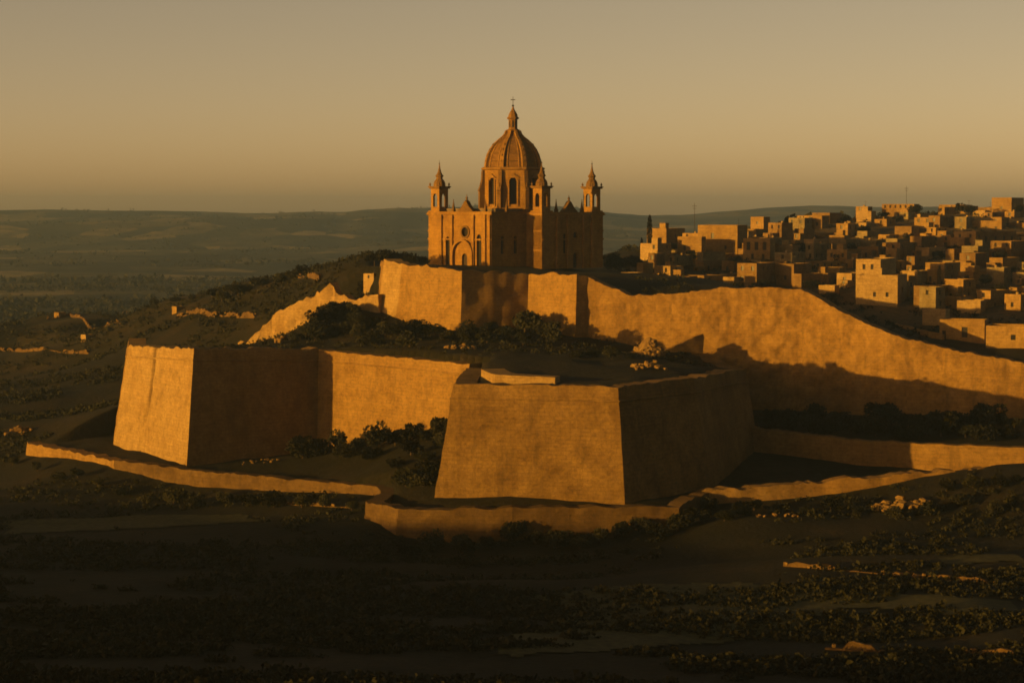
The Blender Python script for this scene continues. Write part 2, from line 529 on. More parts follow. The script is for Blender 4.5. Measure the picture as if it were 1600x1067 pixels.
def height(x, y):
    x, y = np.asarray(x, float), np.asarray(y, float)
    z = f_base(np.clip(x, -1100, 900), np.clip(y, -300, 1900))
    rel = sstep(250, 420, y) * (0.3 + 0.7 * sstep(5, 60, -inside_dist(poly_cov, x, y)))
    amp = 0.9 + 1.6 * sstep(800, 1200, y) * (1 - sstep(0, 60, x))
    rough = amp * fbm(x / 28.0, y / 28.0, 0.5, 4)
    # terrace steps on the open slopes
    st = vnoise(x / 60.0, y / 34.0, 9.0)
    z = z + rough * rel * 0.8 + 0.9 * np.tanh(6 * st) * rel * (1 - sstep(500, 540, y) * (1 - sstep(760, 900, y)))
    far = far_height(x, y)
    out = np.maximum(np.abs(x) - 1000, 0) / 400.0
    wf = np.clip(np.maximum(sstep(1350, 1900, y), np.clip(out, 0, 1)), 0, 1)
    z = z * (1 - wf) + far * wf
    for poly, f, w, r in ((poly_cov, f_cov, 1.8, 0.35), (poly_mid, f_mid, 1.8, 0.4), (poly_low, f_low, 2.2, 0.6)):
        d = inside_dist(poly, x, y)
        m = sstep(2.6, 2.6 + w, d)
        z = np.where(d > 0, z * (1 - m) + (f(x, y) + r * fbm(x / 9.0, y / 9.0, 3.0, 3) * sstep(3, 10, d)) * m, z)
    d = inside_dist(poly_up, x, y)
    m = sstep(2.6, 4.8, d)
    back = sstep(1500, 1850, y)
    zz = f_up(np.clip(x, -1100, 900), np.clip(y, -300, 1900)) + 0.5 * fbm(x / 12.0, y / 12.0, 4.0, 3) * sstep(3, 12, d)
    z = np.where(d > 0, z * (1 - m * (1 - back)) + zz * m * (1 - back), z)
    return z


def geo(a, b, n, p=2.2):
    return [a + (b - a) * (k / n) ** p for k in range(1, n + 1)]


XS = sorted(set([-t for t in geo(520, 9000, 30)] + list(np.arange(-520, -225, 6.0)) + list(np.arange(-225, 262, 2.4)) + list(np.arange(262, 520, 6.0)) + geo(520, 9000, 30)))
YS = sorted(set([-t for t in geo(0, 1500, 14, 1.6)] + list(np.arange(0, 270, 8.0)) + list(np.arange(270, 520, 3.2)) + list(np.arange(520, 800, 2.2)) + list(np.arange(800, 1300, 5.0)) + geo(1300, 10500, 90, 1.7)))
XS, YS = np.array(XS), np.array(YS)
GX, GY = np.meshgrid(XS, YS)
GZ = height(GX, GY)


def gz(x, y):
    """terrain height by bilinear lookup"""
    i = int(np.clip(np.searchsorted(XS, x) - 1, 0, len(XS) - 2))
    j = int(np.clip(np.searchsorted(YS, y) - 1, 0, len(YS) - 2))
    u, v = (x - XS[i]) / (XS[i + 1] - XS[i]), (y - YS[j]) / (YS[j + 1] - YS[j])
    return float((GZ[j, i] * (1 - u) + GZ[j, i + 1] * u) * (1 - v) + (GZ[j + 1, i] * (1 - u) + GZ[j + 1, i + 1] * u) * v)


def hit(px, py, d0=150.0, d1=6000.0):
    """where the sight line through (px, py) first meets the terrain beyond d0"""
    D = d0
    prev = D
    while D < d1:
        p = P(px, py, D)
        if p.z <= gz(p.x, p.y):
            lo, hi = prev, D
            for _ in range(18):
                m = (lo + hi) / 2
                q = P(px, py, m)
                if q.z <= gz(q.x, q.y):
                    hi = m
                else:
                    lo = m
            q = P(px, py, hi)
            return Vector((q.x, q.y, gz(q.x, q.y)))
        prev = D
        D *= 1.006
    return None


def build_terrain():
    nx, ny = len(XS), len(YS)
    me = bpy.data.meshes.new('terrain')
    v = np.stack([GX.ravel(), GY.ravel(), GZ.ravel()], 1)
    idx = np.arange(nx * ny).reshape(ny, nx)
    q = np.stack([idx[:-1, :-1], idx[:-1, 1:], idx[1:, 1:], idx[1:, :-1]], -1).reshape(-1, 4)
    me.vertices.add(len(v))
    me.vertices.foreach_set('co', v.ravel())
    me.loops.add(q.size)
    me.loops.foreach_set('vertex_index', q.ravel())
    me.polygons.add(len(q))
    me.polygons.foreach_set('loop_start', np.arange(len(q)) * 4)
    me.polygons.foreach_set('loop_total', np.full(len(q), 4))
    me.polygons.foreach_set('use_smooth', np.ones(len(q), bool))
    me.materials.append(M['ground'])
    me.update()
    me.validate()
    o = link('terrain', me)
    tag(o, None, None, None, 'structure')


build_terrain()

# ------------------------------------------------------------------ fortress walls


def miters(pts, closed=False):
    """per point: the xy vector that one metre of outward offset moves it (outward = right-hand side walking the list ... towards the viewer)"""
    n = len(pts)
    out = []
    for i in range(n):
        ns = []
        for a, b in ((i - 1, i), (i, i + 1)):
            if a < 0 or b >= n:
                continue
            d = Vector((pts[b][0] - pts[a][0], pts[b][1] - pts[a][1]))
            d.normalize()
            ns.append(Vector((d.y, -d.x)))
        if len(ns) == 1:
            out.append(ns[0])
        else:
            s = ns[0] + ns[1]
            k = max(0.45, 1 + ns[0].dot(ns[1]))
            out.append(s / k)
    return out


def wall_run(parent, base, pts, zb, batter=0.16, thick=5.0, rough=0.12, jag=0.25, mat='fort', cordon=None, names=None, ends=(True, True), groove=None, step=1.4, skip=(), mats=None, rough_s=4.0, batters=None, roughs=None):
    """a run of wall faces; each straight face is a part of its own"""
    mit = miters(pts)
    if not isinstance(zb, (list, tuple)):
        zb = [zb] * len(pts)
    bx, by, bz = base
    for i in range(len(pts) - 1):
        if i in skip:
            continue
        a, b = pts[i], pts[i + 1]
        bt = batters[i] if batters else batter
        L = math.hypot(b[0] - a[0], b[1] - a[1])
        hmax = max(a[2] - zb[i], b[2] - zb[i + 1])
        ns, nv = max(2, int(L / step)), max(2, int(hmax / step))
        ss = list(np.linspace(0, 1, ns + 1))
        if groove and groove[0] == i:
            g0 = groove[1]
            ss = sorted(set(ss + [g0 + k * 0.35 / L for k in (-3, -2, -1, 0, 1, 2, 3)]))
        ss = np.array(ss)
        tt = np.linspace(0, 1, nv + 1)
        d = Vector((b[0] - a[0], b[1] - a[1])).normalized()
        n = Vector((d.y, -d.x))
        Sg, Tg = np.meshgrid(ss, tt)
        X0, Y0 = a[0] + (b[0] - a[0]) * Sg, a[1] + (b[1] - a[1]) * Sg
        zt = a[2] + (b[2] - a[2]) * Sg
        zt = zt + jag * (fbm(X0 / 3.1, Y0 / 3.1, 11.0, 3) + 0.5 * np.sign(vnoise(X0 / 1.7, Y0 / 1.7, 4.0)))
        zbb = zb[i] + (zb[i + 1] - zb[i]) * Sg
        Z = zt + (zbb - zt) * Tg
        off = bt * (zt - Z)
        mx = mit[i].x + (mit[i + 1].x - mit[i].x) * Sg
        my = mit[i].y + (mit[i + 1].y - mit[i].y) * Sg
        fade = np.minimum(1, np.minimum(Sg, 1 - Sg) * L / 1.5)
        dis = ((roughs[i] + (roughs[i + 1] - roughs[i]) * Sg) if roughs else rough) * fbm(X0 / rough_s, Y0 / rough_s, Z / rough_s, 5)
        dirx, diry = mx + (n.x - mx) * fade, my + (n.y - my) * fade
        if groove and groove[0] == i:
            c0 = groove[1] + 0.018 * np.sin(Tg * 5.0) - 0.03 * Tg
            dis = dis - groove[2] * np.exp(-((Sg - c0) * L / 0.6) ** 2)
        X = X0 + mx * off + dirx * dis - bx
        Y = Y0 + my * off + diry * dis - by
        mb = MB()
        rows = [[(X[j, k], Y[j, k], Z[j, k] - bz) for k in range(len(ss))] for j in range(nv, -1, -1)]
        mb.grid(rows)
        top = rows[-1]
        inner, low = [], []
        for k, s in enumerate(ss):
            ix = a[0] + (b[0] - a[0]) * s - (mit[i].x + (mit[i + 1].x - mit[i].x) * s) * thick - bx
            iy = a[1] + (b[1] - a[1]) * s - (mit[i].y + (mit[i + 1].y - mit[i].y) * s) * thick - by
            inner.append((ix, iy, top[k][2] - 0.1))
            low.append((ix, iy, top[k][2] - 6.0))
        mb.grid([top, inner])
        mb.grid([inner, low])
        for e, k in ((0, 0), (1, -1)):
            if (e == 0 and i == 0 and ends[0]) or (e == 1 and i == len(pts) - 2 and ends[1]):
                colm = [r[k] for r in rows]
                inn = [(inner[k][0], inner[k][1], r[k][2]) for r in rows]
                mb.grid([colm, inn] if e else [inn, colm])
        mm = M[mats[i]] if mats else M[mat]
        mb.build((names or {}).get(i, 'wall_face'), mm, parent, smooth=True)
        if cordon:
            cb = MB()
            secs = []
            for k, s in enumerate(np.linspace(0, 1, max(2, int(L / 6)) + 1)):
                zc = a[2] + (b[2] - a[2]) * s - cordon
                m2 = mit[i] + (mit[i + 1] - mit[i]) * s
                q = (a[0] + (b[0] - a[0]) * s, a[1] + (b[1] - a[1]) * s)
                sec = []
                for ang in (-90, -45, 0, 45, 90):
                    o2 = bt * cordon - 0.1 + 0.5 * math.cos(R(ang))
                    sec.append((q[0] + m2.x * o2 - bx, q[1] + m2.y * o2 - by, zc + 0.32 * math.sin(R(ang)) - bz))
                secs.append(sec)
            cb.grid([[secs[k][j] for k in range(len(secs))] for j in range(5)])
            cb.build('cordon', mm, parent, smooth=True)


def V(v, dz=0.0):
    return (v[0], v[1], v[2] + dz)


# left bastion: bright left face, shaded right face
t = thing('bastion', 'tall battered limestone bastion at the left, bright cracked left face, shaded right face', 'bastion', (B.x, B.y, -79))
A0 = Vector((A.x - 8, A.y + 45, A.z))
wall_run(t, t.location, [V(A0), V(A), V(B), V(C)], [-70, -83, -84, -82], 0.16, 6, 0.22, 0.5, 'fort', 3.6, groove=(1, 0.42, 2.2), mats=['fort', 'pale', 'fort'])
# curtain between the two bastions
t = thing('curtain_wall', 'long golden curtain wall between the left bastion and the near bastion', 'curtain wall', (C.x, C.y, -78))
wall_run(t, t.location, [V(C), V(Dp)], [-83, -76], 0.15, 6, 0.16, 0.2, 'fort', 3.4, ends=(False, True))
# near bastion
t = thing('bastion', 'big square-fronted bastion nearest the viewer, golden front and dark right flank', 'bastion', (F.x, F.y, -80))
wall_run(t, t.location, [V((Dp.x - 1, Dp.y + 2, -48.4)), V(E), V(F), V(G1), V(G2), V(G3), V(G4), V(G5)], [-78, -84, -84, -84, -84, -84, -80, -76], 0.155, 6, 0.25, 0.25, 'fort_dark', 4.0)
# upper bastion under the cathedral
t = thing('bastion', 'upper bastion just below the cathedral, bright left face and shaded middle', 'bastion', (H2.x, H2.y, -42))
H0 = Vector((H1.x - 4, H1.y + 40, H1.z - 1))
H1b = P(628, 413, 738)
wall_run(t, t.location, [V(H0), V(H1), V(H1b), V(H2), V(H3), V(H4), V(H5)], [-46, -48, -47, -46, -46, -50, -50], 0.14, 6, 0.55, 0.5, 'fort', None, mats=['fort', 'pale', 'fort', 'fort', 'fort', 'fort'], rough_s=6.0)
# long citadel wall to the right
t = thing('citadel_wall', 'long rough golden citadel wall sinking towards the right edge', 'fortress wall', (H7.x, H7.y, -66))
hp = [H5, H6, H6b, H7, H7b, H8, H9, H10, H11, H12, H13]
wall_run(t, t.location, [V(h) for h in hp], [-50, -56, -58, -70, -70, -71, -71, -71, -71, -71, -71], 0.15, 6, 0.8, 0.28, 'fort', None, ends=(False, True), rough_s=3.4, mats=['crag'] * 10, step=0.8, roughs=[0.3, 0.35, 0.45, 0.7, 0.85, 0.85, 0.7, 0.5, 0.4, 0.35, 0.3])
# wing wall in shade at the foot of the citadel wall
t = thing('wing_wall', 'dark triangular wing wall rising against the citadel wall', 'wall', (60, 675, -52))
wall_run(t, t.location, [V(P(1040, 547, 688)), V(P(1127, 509, 701))], [-56, -56], 0.08, 1.6, 0.2, 0.25, 'fort', None)
# ditch wall
t = thing('ditch_wall', 'low curving ditch wall right of the near bastion, lit at its far end', 'wall', tuple(W[2]))
wall_run(t, t.location, [V(w) for w in W], -82, 0.1, 5, 0.15, 0.15, 'fort', None)
# covered way parapets
t = thing('parapet_wall', 'short bright parapet wall at the far left below the left bastion', 'wall', tuple(K[0]))
wall_run(t, t.location, [V(k) for k in K[:4]], [-86, -86, -87, -88], 0.1, 5, 0.45, 0.3, 'fort', None, ends=(True, False), skip=(2,))
t = thing('parapet_wall', 'dull brown parapet wall winding from the left bastion to the near bastion', 'wall', tuple(K[4]))
wall_run(t, t.location, [V(k) for k in K[1:10]], [-88, -88, -88, -88, -88, -89, -92, -95, -95], 0.1, 4.6, 0.5, 0.3, 'old', None, ends=(False, False), skip=(0, 7))
t = thing('retaining_wall', 'brown retaining wall along the foot of the near bastion', 'wall', tuple(K[9]))
wall_run(t, t.location, [V(k) for k in K[7:12]], [-92, -95, -95, -93, -91], 0.1, 5, 0.5, 0.35, 'old', None, ends=(False, False), skip=(0, 3))
t = thing('parapet_wall', 'golden parapet wall climbing right from the near bastion to the ditch wall', 'wall', tuple(K[12]))
wall_run(t, t.location, [V(k) for k in K[9:]], [-95, -93, -90, -88, -86, -84, -84], 0.1, 5, 0.55, 0.45, 'fort', None, ends=(False, True), mats=['old', 'old', 'rock', 'fort', 'fort', 'fort'], skip=(0,))
# pale inner parapet on the near bastion
t = thing('gun_platform', 'pale low stone platform behind the parapet of the near bastion', 'platform', (0, 575, -48))
q0 = P(773, 585, 578)
wall_run(t, t.location, [V((q0.x - 4, q0.y + 14, q0.z + 0.3)), V(q0), V((q0.x + 17, q0.y - 4, q0.z - 0.6))], [-52, -52, -52], 0.05, 7, 0.05, 0.12, 'pale', None)

# ------------------------------------------------------------------ ruined stepped rampart left of the citadel


def rock_mesh(seed, n=2, flat=0.8, amp=0.35):
    bm = bmesh.new()
    bmesh.ops.create_icosphere(bm, subdivisions=n, radius=1.0)
    for v in bm.verts:
        k = 1 + amp * float(fbm(v.co.x * 1.3 + seed * 7.1, v.co.y * 1.3, v.co.z * 1.3 + seed, 3))
        c = v.co * k
        c.x = max(-0.7, min(0.75, c.x))
        c.y = max(-0.75, min(0.7, c.y))
        c.z = max(-0.7, min(0.75, c.z)) * flat
        v.co = c
    me = bpy.data.meshes.new('stone')
    bm.to_mesh(me)
    bm.free()
    me.materials.append(M['rock'])
    return me


ROCKS = [rock_mesh(s, 2, 0.85, 0.6) for s in range(8)]


def put_rock(parent, x, y, z, sx, sy, sz, rz=None, name='stone'):
    o = link(name, rng.choice(ROCKS), parent, (x, y, z), rng.uniform(0, 6.28) if rz is None else rz)
    o.scale = (sx, sy, sz)
    o.rotation_euler.x = rng.uniform(-0.3, 0.3)
    return o


def rubble(label, px0, px1, py, n, size, d0, spread=2.0, group=None, name='rubble_heap', dz=0.3):
    c = hit((px0 + px1) / 2, py, d0)
    t = thing(name, label, 'rubble', tuple(c), 0, group)
    w = abs(P(px1, py, c.y).x - P(px0, py, c.y).x)
    for k in range(n):
        x = rng.uniform(-w / 2, w / 2)
        y = rng.uniform(-spread, spread)
        s = size * rng.uniform(0.35, 1.0)
        heap = max(0.0, 1 - abs(x) / (w * 0.55)) * max(0.0, 1 - abs(y) / (spread * 1.2)) * size * rng.uniform(0.6, 2.0)
        put_rock(t, x, y, gz(c.x + x, c.y + y) - c.z + s * dz + heap, s * rng.uniform(0.9, 1.6), s, s * rng.uniform(0.6, 1.1))
    return t


t = thing('ruined_rampart', 'bright ruined rampart stepping down the slope left of the citadel', 'ruin', (-80, 765, -48))
rp = [P(385, 536, 770), P(405, 520, 768), P(424, 500, 766), P(432, 490, 764), P(462, 476, 760), P(495, 455, 756), P(517, 446, 752)]
rp2 = [V(p) for p in rp]
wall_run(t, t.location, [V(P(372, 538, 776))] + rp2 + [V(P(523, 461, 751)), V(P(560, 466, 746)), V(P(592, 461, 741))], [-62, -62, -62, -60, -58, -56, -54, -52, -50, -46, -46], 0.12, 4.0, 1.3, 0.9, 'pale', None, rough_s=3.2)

# ------------------------------------------------------------------ facades with real openings


def op_breaks(op):
    cx, zb, w, h, arch = op
    n = 6 if arch else 1
    return [cx - w / 2 + w * k / n for k in range(n + 1)]


def op_top(op, x):
    cx, zb, w, h, arch = op
    if not arch:
        return zb + h
    r = w / 2
    return zb + h - r + math.sqrt(max(0, r * r - (x - cx) ** 2))


def facade(mb, o, u, W_, H_, ops, depth=0.35):
    """wall of width W_ and height H_ at o along u (outward = u x z), with recessed openings; returns the pane outlines"""
    o, u = Vector(o), Vector(u).normalized()
    n = Vector((u.y, -u.x, 0))
    pt = lambda x, z, d=0: o + u * x + Vector((0, 0, z)) - n * d
    xs = sorted(set([0, W_] + [round(b, 4) for op in ops for b in op_breaks(op)]))
    for xa, xb in zip(xs, xs[1:]):
        mid = (xa + xb) / 2
        cover = sorted([op for op in ops if op[0] - op[2] / 2 < mid < op[0] + op[2] / 2], key=lambda q: q[1])
        ca = cb = 0.0
        for op in cover:
            mb.quad(pt(xa, ca), pt(xb, cb), pt(xb, op[1]), pt(xa, op[1]))
            mb.quad(pt(xa, op[1]), pt(xb, op[1]), pt(xb, op[1], depth), pt(xa, op[1], depth))
            ca, cb = op_top(op, xa), op_top(op, xb)
            mb.quad(pt(xa, ca, depth), pt(xb, cb, depth), pt(xb, cb), pt(xa, ca))
        mb.quad(pt(xa, ca), pt(xb, cb), pt(xb, H_), pt(xa, H_))
    panes = []
    for op in ops:
        b = op_breaks(op)
        l, r = b[0], b[-1]
        mb.quad(pt(l, op[1]), pt(l, op[1], depth), pt(l, op_top(op, l), depth), pt(l, op_top(op, l)))
        mb.quad(pt(r, op[1], depth), pt(r, op[1]), pt(r, op_top(op, r)), pt(r, op_top(op, r), depth))
        panes.append([pt(l, op[1], depth), pt(r, op[1], depth)] + [pt(x, op_top(op, x), depth) for x in reversed(b)])
    return panes


def pane_part(name, pane, mat, parent):
    mb = MB()
    mb.poly(pane)
    return mb.build(name, mat, parent)


# ------------------------------------------------------------------ cathedral
TH = R(45.0)
CZ = -22.5
corner = P(670, 415, 812)
cath = thing('cathedral', 'domed sandstone cathedral with pinnacled corner towers crowning the citadel', 'cathedral', (corner.x, corner.y, CZ), -TH)
# local frame: x along the lit facade (u), y along the shaded facade (v)
UM, VM = 35.5, 54.0         # width of the projecting arm, end of the right-hand facade
VA, UB = 19.0, 44.0         # depth of the arm, width of the main block
HW = 22.3                   # wall height


def cornice(parent, x0, x1, y0, y1, z, h=1.1, out=0.7, name='cornice'):
    """a ring of four beams around a block"""
    mb = MB()
    mb.box(x0 - out, x1 + out, y0 - out, y1 + out, z, z + h * 0.45)
    mb.box(x0 - out * 0.6, x1 + out * 0.6, y0 - out * 0.6, y1 + out * 0.6, z + h * 0.45 + 0.003, z + h)
    return mb.build(name, M['church'], parent)


def block(parent, x0, x1, y0, y1, h, fronts, wname='wall'):
    """fronts: side -> openings with (x, z, w, h, arch, name)"""
    mb = MB()
    todo = []
    for side, o, u, L in (('u', (x0, y0, 0), (1, 0, 0), x1 - x0), ('r', (x1, y0, 0), (0, 1, 0), y1 - y0), ('b', (x1, y1, 0), (-1, 0, 0), x1 - x0), ('l', (x0, y1, 0), (0, -1, 0), y1 - y0)):
        ops = fronts.get(side, [])
        panes = facade(mb, o, u, L, h, [q[:5] for q in ops], 0.9)
        todo += [(q[5], p) for q, p in zip(ops, panes)]
    mb.poly([(x0, y0, h), (x1, y0, h), (x1, y1, h), (x0, y1, h)])
    w = mb.build(wname, M['church'], parent)
    for nm, p in todo:
        pane_part(nm, p, M['wood'] if 'door' in nm else M['pane'], w)
    return w


block(cath, 0, UM, 0, VA + 2, HW, {
    'u': [(11.0, 1.0, 2.4, 11.5, True, 'window'), (20.5, 0.2, 3.0, 5.8, True, 'door'), (28.6, 1.0, 2.6, 12.5, True, 'window'), (21.0, 12.6, 3.6, 3.6, True, 'round_window'), (4.0, 12.5, 1.1, 3.4, True, 'window')],
    'r': [(6.0, 6, 1.8, 7, True, 'window'), (13.0, 6, 1.8, 7, True, 'window')]})
block(cath, 1.0, UB, VA, VM, HW - 0.15, {
    'r': [(19.0, 0.2, 2.6, 6.0, True, 'door'), (13.0, 6, 1.8, 8, True, 'window'), (24.0, 6, 1.8, 8, True, 'window'), (19.0, 12, 2.4, 2.4, True, 'round_window')]})
cornice(cath, 0, UM, 0, VA + 1.2, HW - 1.2)
cornice(cath, 1.0, UB, VA, VM, HW - 1.4)
# string courses
for z in (11.2,):
    mb = MB(); mb.box(-0.3, UM + 0.3, -0.3, VA - 0.01, z, z + 0.6); mb.build('string_course', M['church'], cath)
    mb = MB(); mb.box(0.7, UB + 0.3, VA + 0.4, VM + 0.3, z - 0.1, z + 0.5); mb.build('string_course', M['church'], cath)
# pilasters on the facades
for x in (7.4, 13.6, 25.6, 32.0, 34.6):
    mb = MB(); mb.box(x - 0.7, x + 0.7, -0.75, 0.2, 0, HW - 1.25); mb.box(x - 0.95, x + 0.95, -0.95, 0.2, HW - 2.6, HW - 1.9)
    mb.build('pilaster', M['church'], cath)
for y in (VA + 8.5, VA + 14.5, VA + 23.5, VA + 28.4):
    mb = MB(); mb.box(UB - 0.2, UB + 0.75, y - 0.7, y + 0.7, 0, HW - 1.45); mb.build('pilaster', M['church'], cath)
# portal arch standing proud of the lit facade
mb = MB()
pr, pc = 5.1, 20.0
for k in range(12):
    a0, a1 = math.pi * k / 12, math.pi * (k + 1) / 12
    for r0, r1, d in ((pr, pr + 0.9, 1.3),):
        p = lambda r, a, y: (pc + r * math.cos(a), y, 5.6 + r * math.sin(a))
        mb.quad(p(r0, a0, -d), p(r0, a1, -d), p(r1, a1, -d), p(r1, a0, -d))
        mb.quad(p(r1, a0, -d), p(r1, a1, -d), p(r1, a1, 0.1), p(r1, a0, 0.1))
        mb.quad(p(r0, a1, -d), p(r0, a0, -d), p(r0, a0, 0.1), p(r0, a1, 0.1))
for sx in (-1, 1):
    x0 = pc + sx * (pr + 0.45)
    mb.box(x0 - 0.45, x0 + 0.45, -1.302, 0.1, 0, 5.6)
mb.build('portal', M['church'], cath)
# ring of the round window
mb = MB()
for k in range(16):
    a0, a1 = 2 * math.pi * k / 16, 2 * math.pi * (k + 1) / 16
    p = lambda r, a, y: (21.0 + r * math.cos(a), y, 14.4 + r * math.sin(a))
    mb.quad(p(1.8, a0, -0.4), p(1.8, a1, -0.4), p(2.6, a1, -0.4), p(2.6, a0, -0.4))
    mb.quad(p(2.6, a0, -0.4), p(2.6, a1, -0.4), p(2.6, a1, 0.1), p(2.6, a0, 0.1))
    mb.quad(p(1.8, a1, -0.4), p(1.8, a0, -0.4), p(1.8, a0, 0.1), p(1.8, a1, 0.1))
mb.build('window_ring', M['church_dark'], cath)


def pediment(x, y, z, w, h, along):
    """gable with a finial; along 'u' faces the lit side, 'v' the shaded side"""
    mb = MB()
    prof = [(-w / 2, 0), (w / 2, 0), (w / 2 * 0.86, h * 0.14), (w / 2 * 0.5, h * 0.42), (w / 2 * 0.16, h * 0.86), (0, h), (-w / 2 * 0.16, h * 0.86), (-w / 2 * 0.5, h * 0.42), (-w / 2 * 0.86, h * 0.14)]
    f = (lambda a, d, zz: (x + a, y + d, z + zz)) if along == 'u' else (lambda a, d, zz: (x - d, y + a, z + zz))
    mb.poly([f(a, -0.3, q) for a, q in prof])
    mb.poly([f(a, 1.6, q) for a, q in reversed(prof)])
    for (a0, q0), (a1, q1) in zip(prof, prof[1:] + prof[:1]):
        mb.quad(f(a0, 1.6, q0), f(a1, 1.6, q1), f(a1, -0.3, q1), f(a0, -0.3, q0))
    o = mb.build('pediment', M['church_dark'], cath)
    mb = MB()
    px, py, _ = f(0, 0.6, 0)
    mb.lathe([(0.55, z + h - 0.2), (0.3, z + h + 0.5), (0.55, z + h + 0.9), (0.15, z + h + 1.5), (0.03, z + h + 2.4)], 8, px, py)
    mb.build('finial', M['church_dark'], o, True)


pediment(21.0, 0.2, HW - 0.2, 9.0, 4.6, 'u')
pediment(UB - 0.2, VA + 16.0, HW - 0.4, 9.0, 4.6, 'v')


def obelisk(x, y, z, h=4.6):
    mb = MB()
    mb.box(x - 0.6, x + 0.6, y - 0.6, y + 0.6, z - 0.2, z + 1.0)
    mb.lathe([(0.62, z + 1.0), (0.08, z + h)], 4, x, y, R(45))
    mb.lathe([(0.02, z + h - 0.15), (0.2, z + h + 0.1), (0.02, z + h + 0.4)], 6, x, y)
    mb.build('obelisk', M['church_dark'], cath)


for x, y in ((13.6, 0.7), (31.5, 0.7), (UM - 0.8, 9.0), (UB - 0.8, VA + 23.5), (UB - 0.8, VA + 8.8)):
    obelisk(x, y, HW - 0.1)


def tower(x0, y0, s=5.5, big=1.0):
    """corner tower: shaft, open belfry with arches, bulbous spire"""
    c = (x0 + s / 2, y0 + s / 2)
    mb = MB()
    mb.box(x0 - 0.35, x0 + s + 0.35, y0 - 0.35, y0 + s + 0.35, 0, HW + 0.4)
    for zz in (7.0, 14.5, HW - 1.6):
        mb.box(x0 - 0.6, x0 + s + 0.6, y0 - 0.6, y0 + s + 0.6, zz, zz + 0.5)
    sh = mb.build('tower_shaft', M['church'], cath)
    z0 = HW + 0.4
    hb = 8.6 * big
    # open belfry: four corner piers carrying arches
    mb = MB()
    b0, b1 = 0.35, s - 0.35
    o = (x0 + b0, y0 + b0)
    L = b1 - b0
    for org, u in (((o[0], o[1], z0), (1, 0, 0)), ((o[0] + L, o[1], z0), (0, 1, 0)), ((o[0] + L, o[1] + L, z0), (-1, 0, 0)), ((o[0], o[1] + L, z0), (0, -1, 0))):
        facade(mb, org, u, L, hb, [(L / 2, 1.5, 2.3, 5.2 * big, True)], 0.9)
    # inner faces of the belfry, so that each wall is solid
    i0 = 0.9
    for org, u in (((o[0] + i0, o[1] + L - i0, z0), (1, 0, 0)), ((o[0] + L - i0, o[1] + L - i0, z0), (0, -1, 0)), ((o[0] + L - i0, o[1] + i0, z0), (-1, 0, 0)), ((o[0] + i0, o[1] + i0, z0), (0, 1, 0))):
        ll = L - 2 * i0
        n_ = MB()
        facade(n_, org, u, ll, hb, [(ll / 2, 1.5, 2.3, 5.2 * big, True)], 0.02)
        k = len(mb.v)
        mb.v += n_.v
        mb.f += [tuple(i + k for i in f) for f in n_.f]
    bel = mb.build('belfry', M['church'], cath)
    mb = MB()
    mb.box(x0 - 0.2, x0 + s + 0.2, y0 - 0.2, y0 + s + 0.2, z0 + hb, z0 + hb + 0.5)
    mb.box(x0 - 0.5, x0 + s + 0.5, y0 - 0.5, y0 + s + 0.5, z0 + hb + 0.503, z0 + hb + 0.95)
    mb.build('belfry_cornice', M['church_dark'], bel)
    # corner urns on the belfry cornice
    for dx in (0, 1):
        for dy in (0, 1):
            mb = MB()
            ux, uy = x0 + 0.1 + dx * (s - 0.2), y0 + 0.1 + dy * (s - 0.2)
            zb_ = z0 + hb + 0.95
            mb.lathe([(0.35, zb_), (0.2, zb_ + 0.3), (0.45, zb_ + 0.7), (0.05, zb_ + 1.5)], 6, ux, uy)
            mb.build('urn', M['church_dark'], bel)
    zt = z0 + hb + 0.95
    mb = MB()
    mb.lathe([(2.55, zt), (2.5, zt + 1.0), (2.2, zt + 1.9), (1.7, zt + 2.6), (1.35, zt + 2.9), (1.35, zt + 3.7), (1.75, zt + 3.9), (1.7, zt + 4.2), (1.1, zt + 4.9), (0.7, zt + 5.8), (0.36, zt + 7.2), (0.14, zt + 8.8)], 8, c[0], c[1], R(22.5))
    spi = mb.build('spire', M['church_dark'], cath)
    mb = MB()
    mb.lathe([(0.05, zt + 8.7), (0.35, zt + 9.0), (0.05, zt + 9.4), (0.05, zt + 10.3)], 6, c[0], c[1])
    mb.build('finial', M['iron'], spi)


tower(0.3, 0.3)                       # left
tower(UB - 5.9, VA + 0.35)            # near corner
tower(UB - 5.9, VM - 5.9)             # right
tower(1.3, VM - 5.9)                  # far corner, behind the dome
# roofs of the arms
mb = MB(); mb.box(2, UM - 2, 4, VA, HW, HW + 1.2); mb.build('roof', M['roof'], cath)

# drum and dome
DX, DY = 19.6, 27.6
ZD = HW - 0.2
RD = 11.7 / math.cos(R(22.5))
pod = MB(); pod.lathe([(14.6, ZD - 0.2), (14.6, ZD + 1.6), (13.2, ZD + 1.6)], 8, DX, DY, R(22.5)); podo = pod.build('dome_podium', M['church'], cath)
mb = MB()
drum_ops = []
side = 2 * RD * math.sin(R(22.5))
ZB, HD = ZD + 0.5, 16.4
allp = []
for k in range(8):
    a0, a1 = R(22.5 + 45 * k), R(67.5 + 45 * k)
    p0 = Vector((DX + RD * math.cos(a0), DY + RD * math.sin(a0), ZB))
    p1 = Vector((DX + RD * math.cos(a1), DY + RD * math.sin(a1), ZB))
    allp += facade(mb, p0, p1 - p0, side, HD, [(side / 2, 2.6, 2.9, 10.4, True)], 1.3)
drum = mb.build('drum', M['church'], cath)
for p in allp:
    pane_part('window', p, M['pane'], drum)
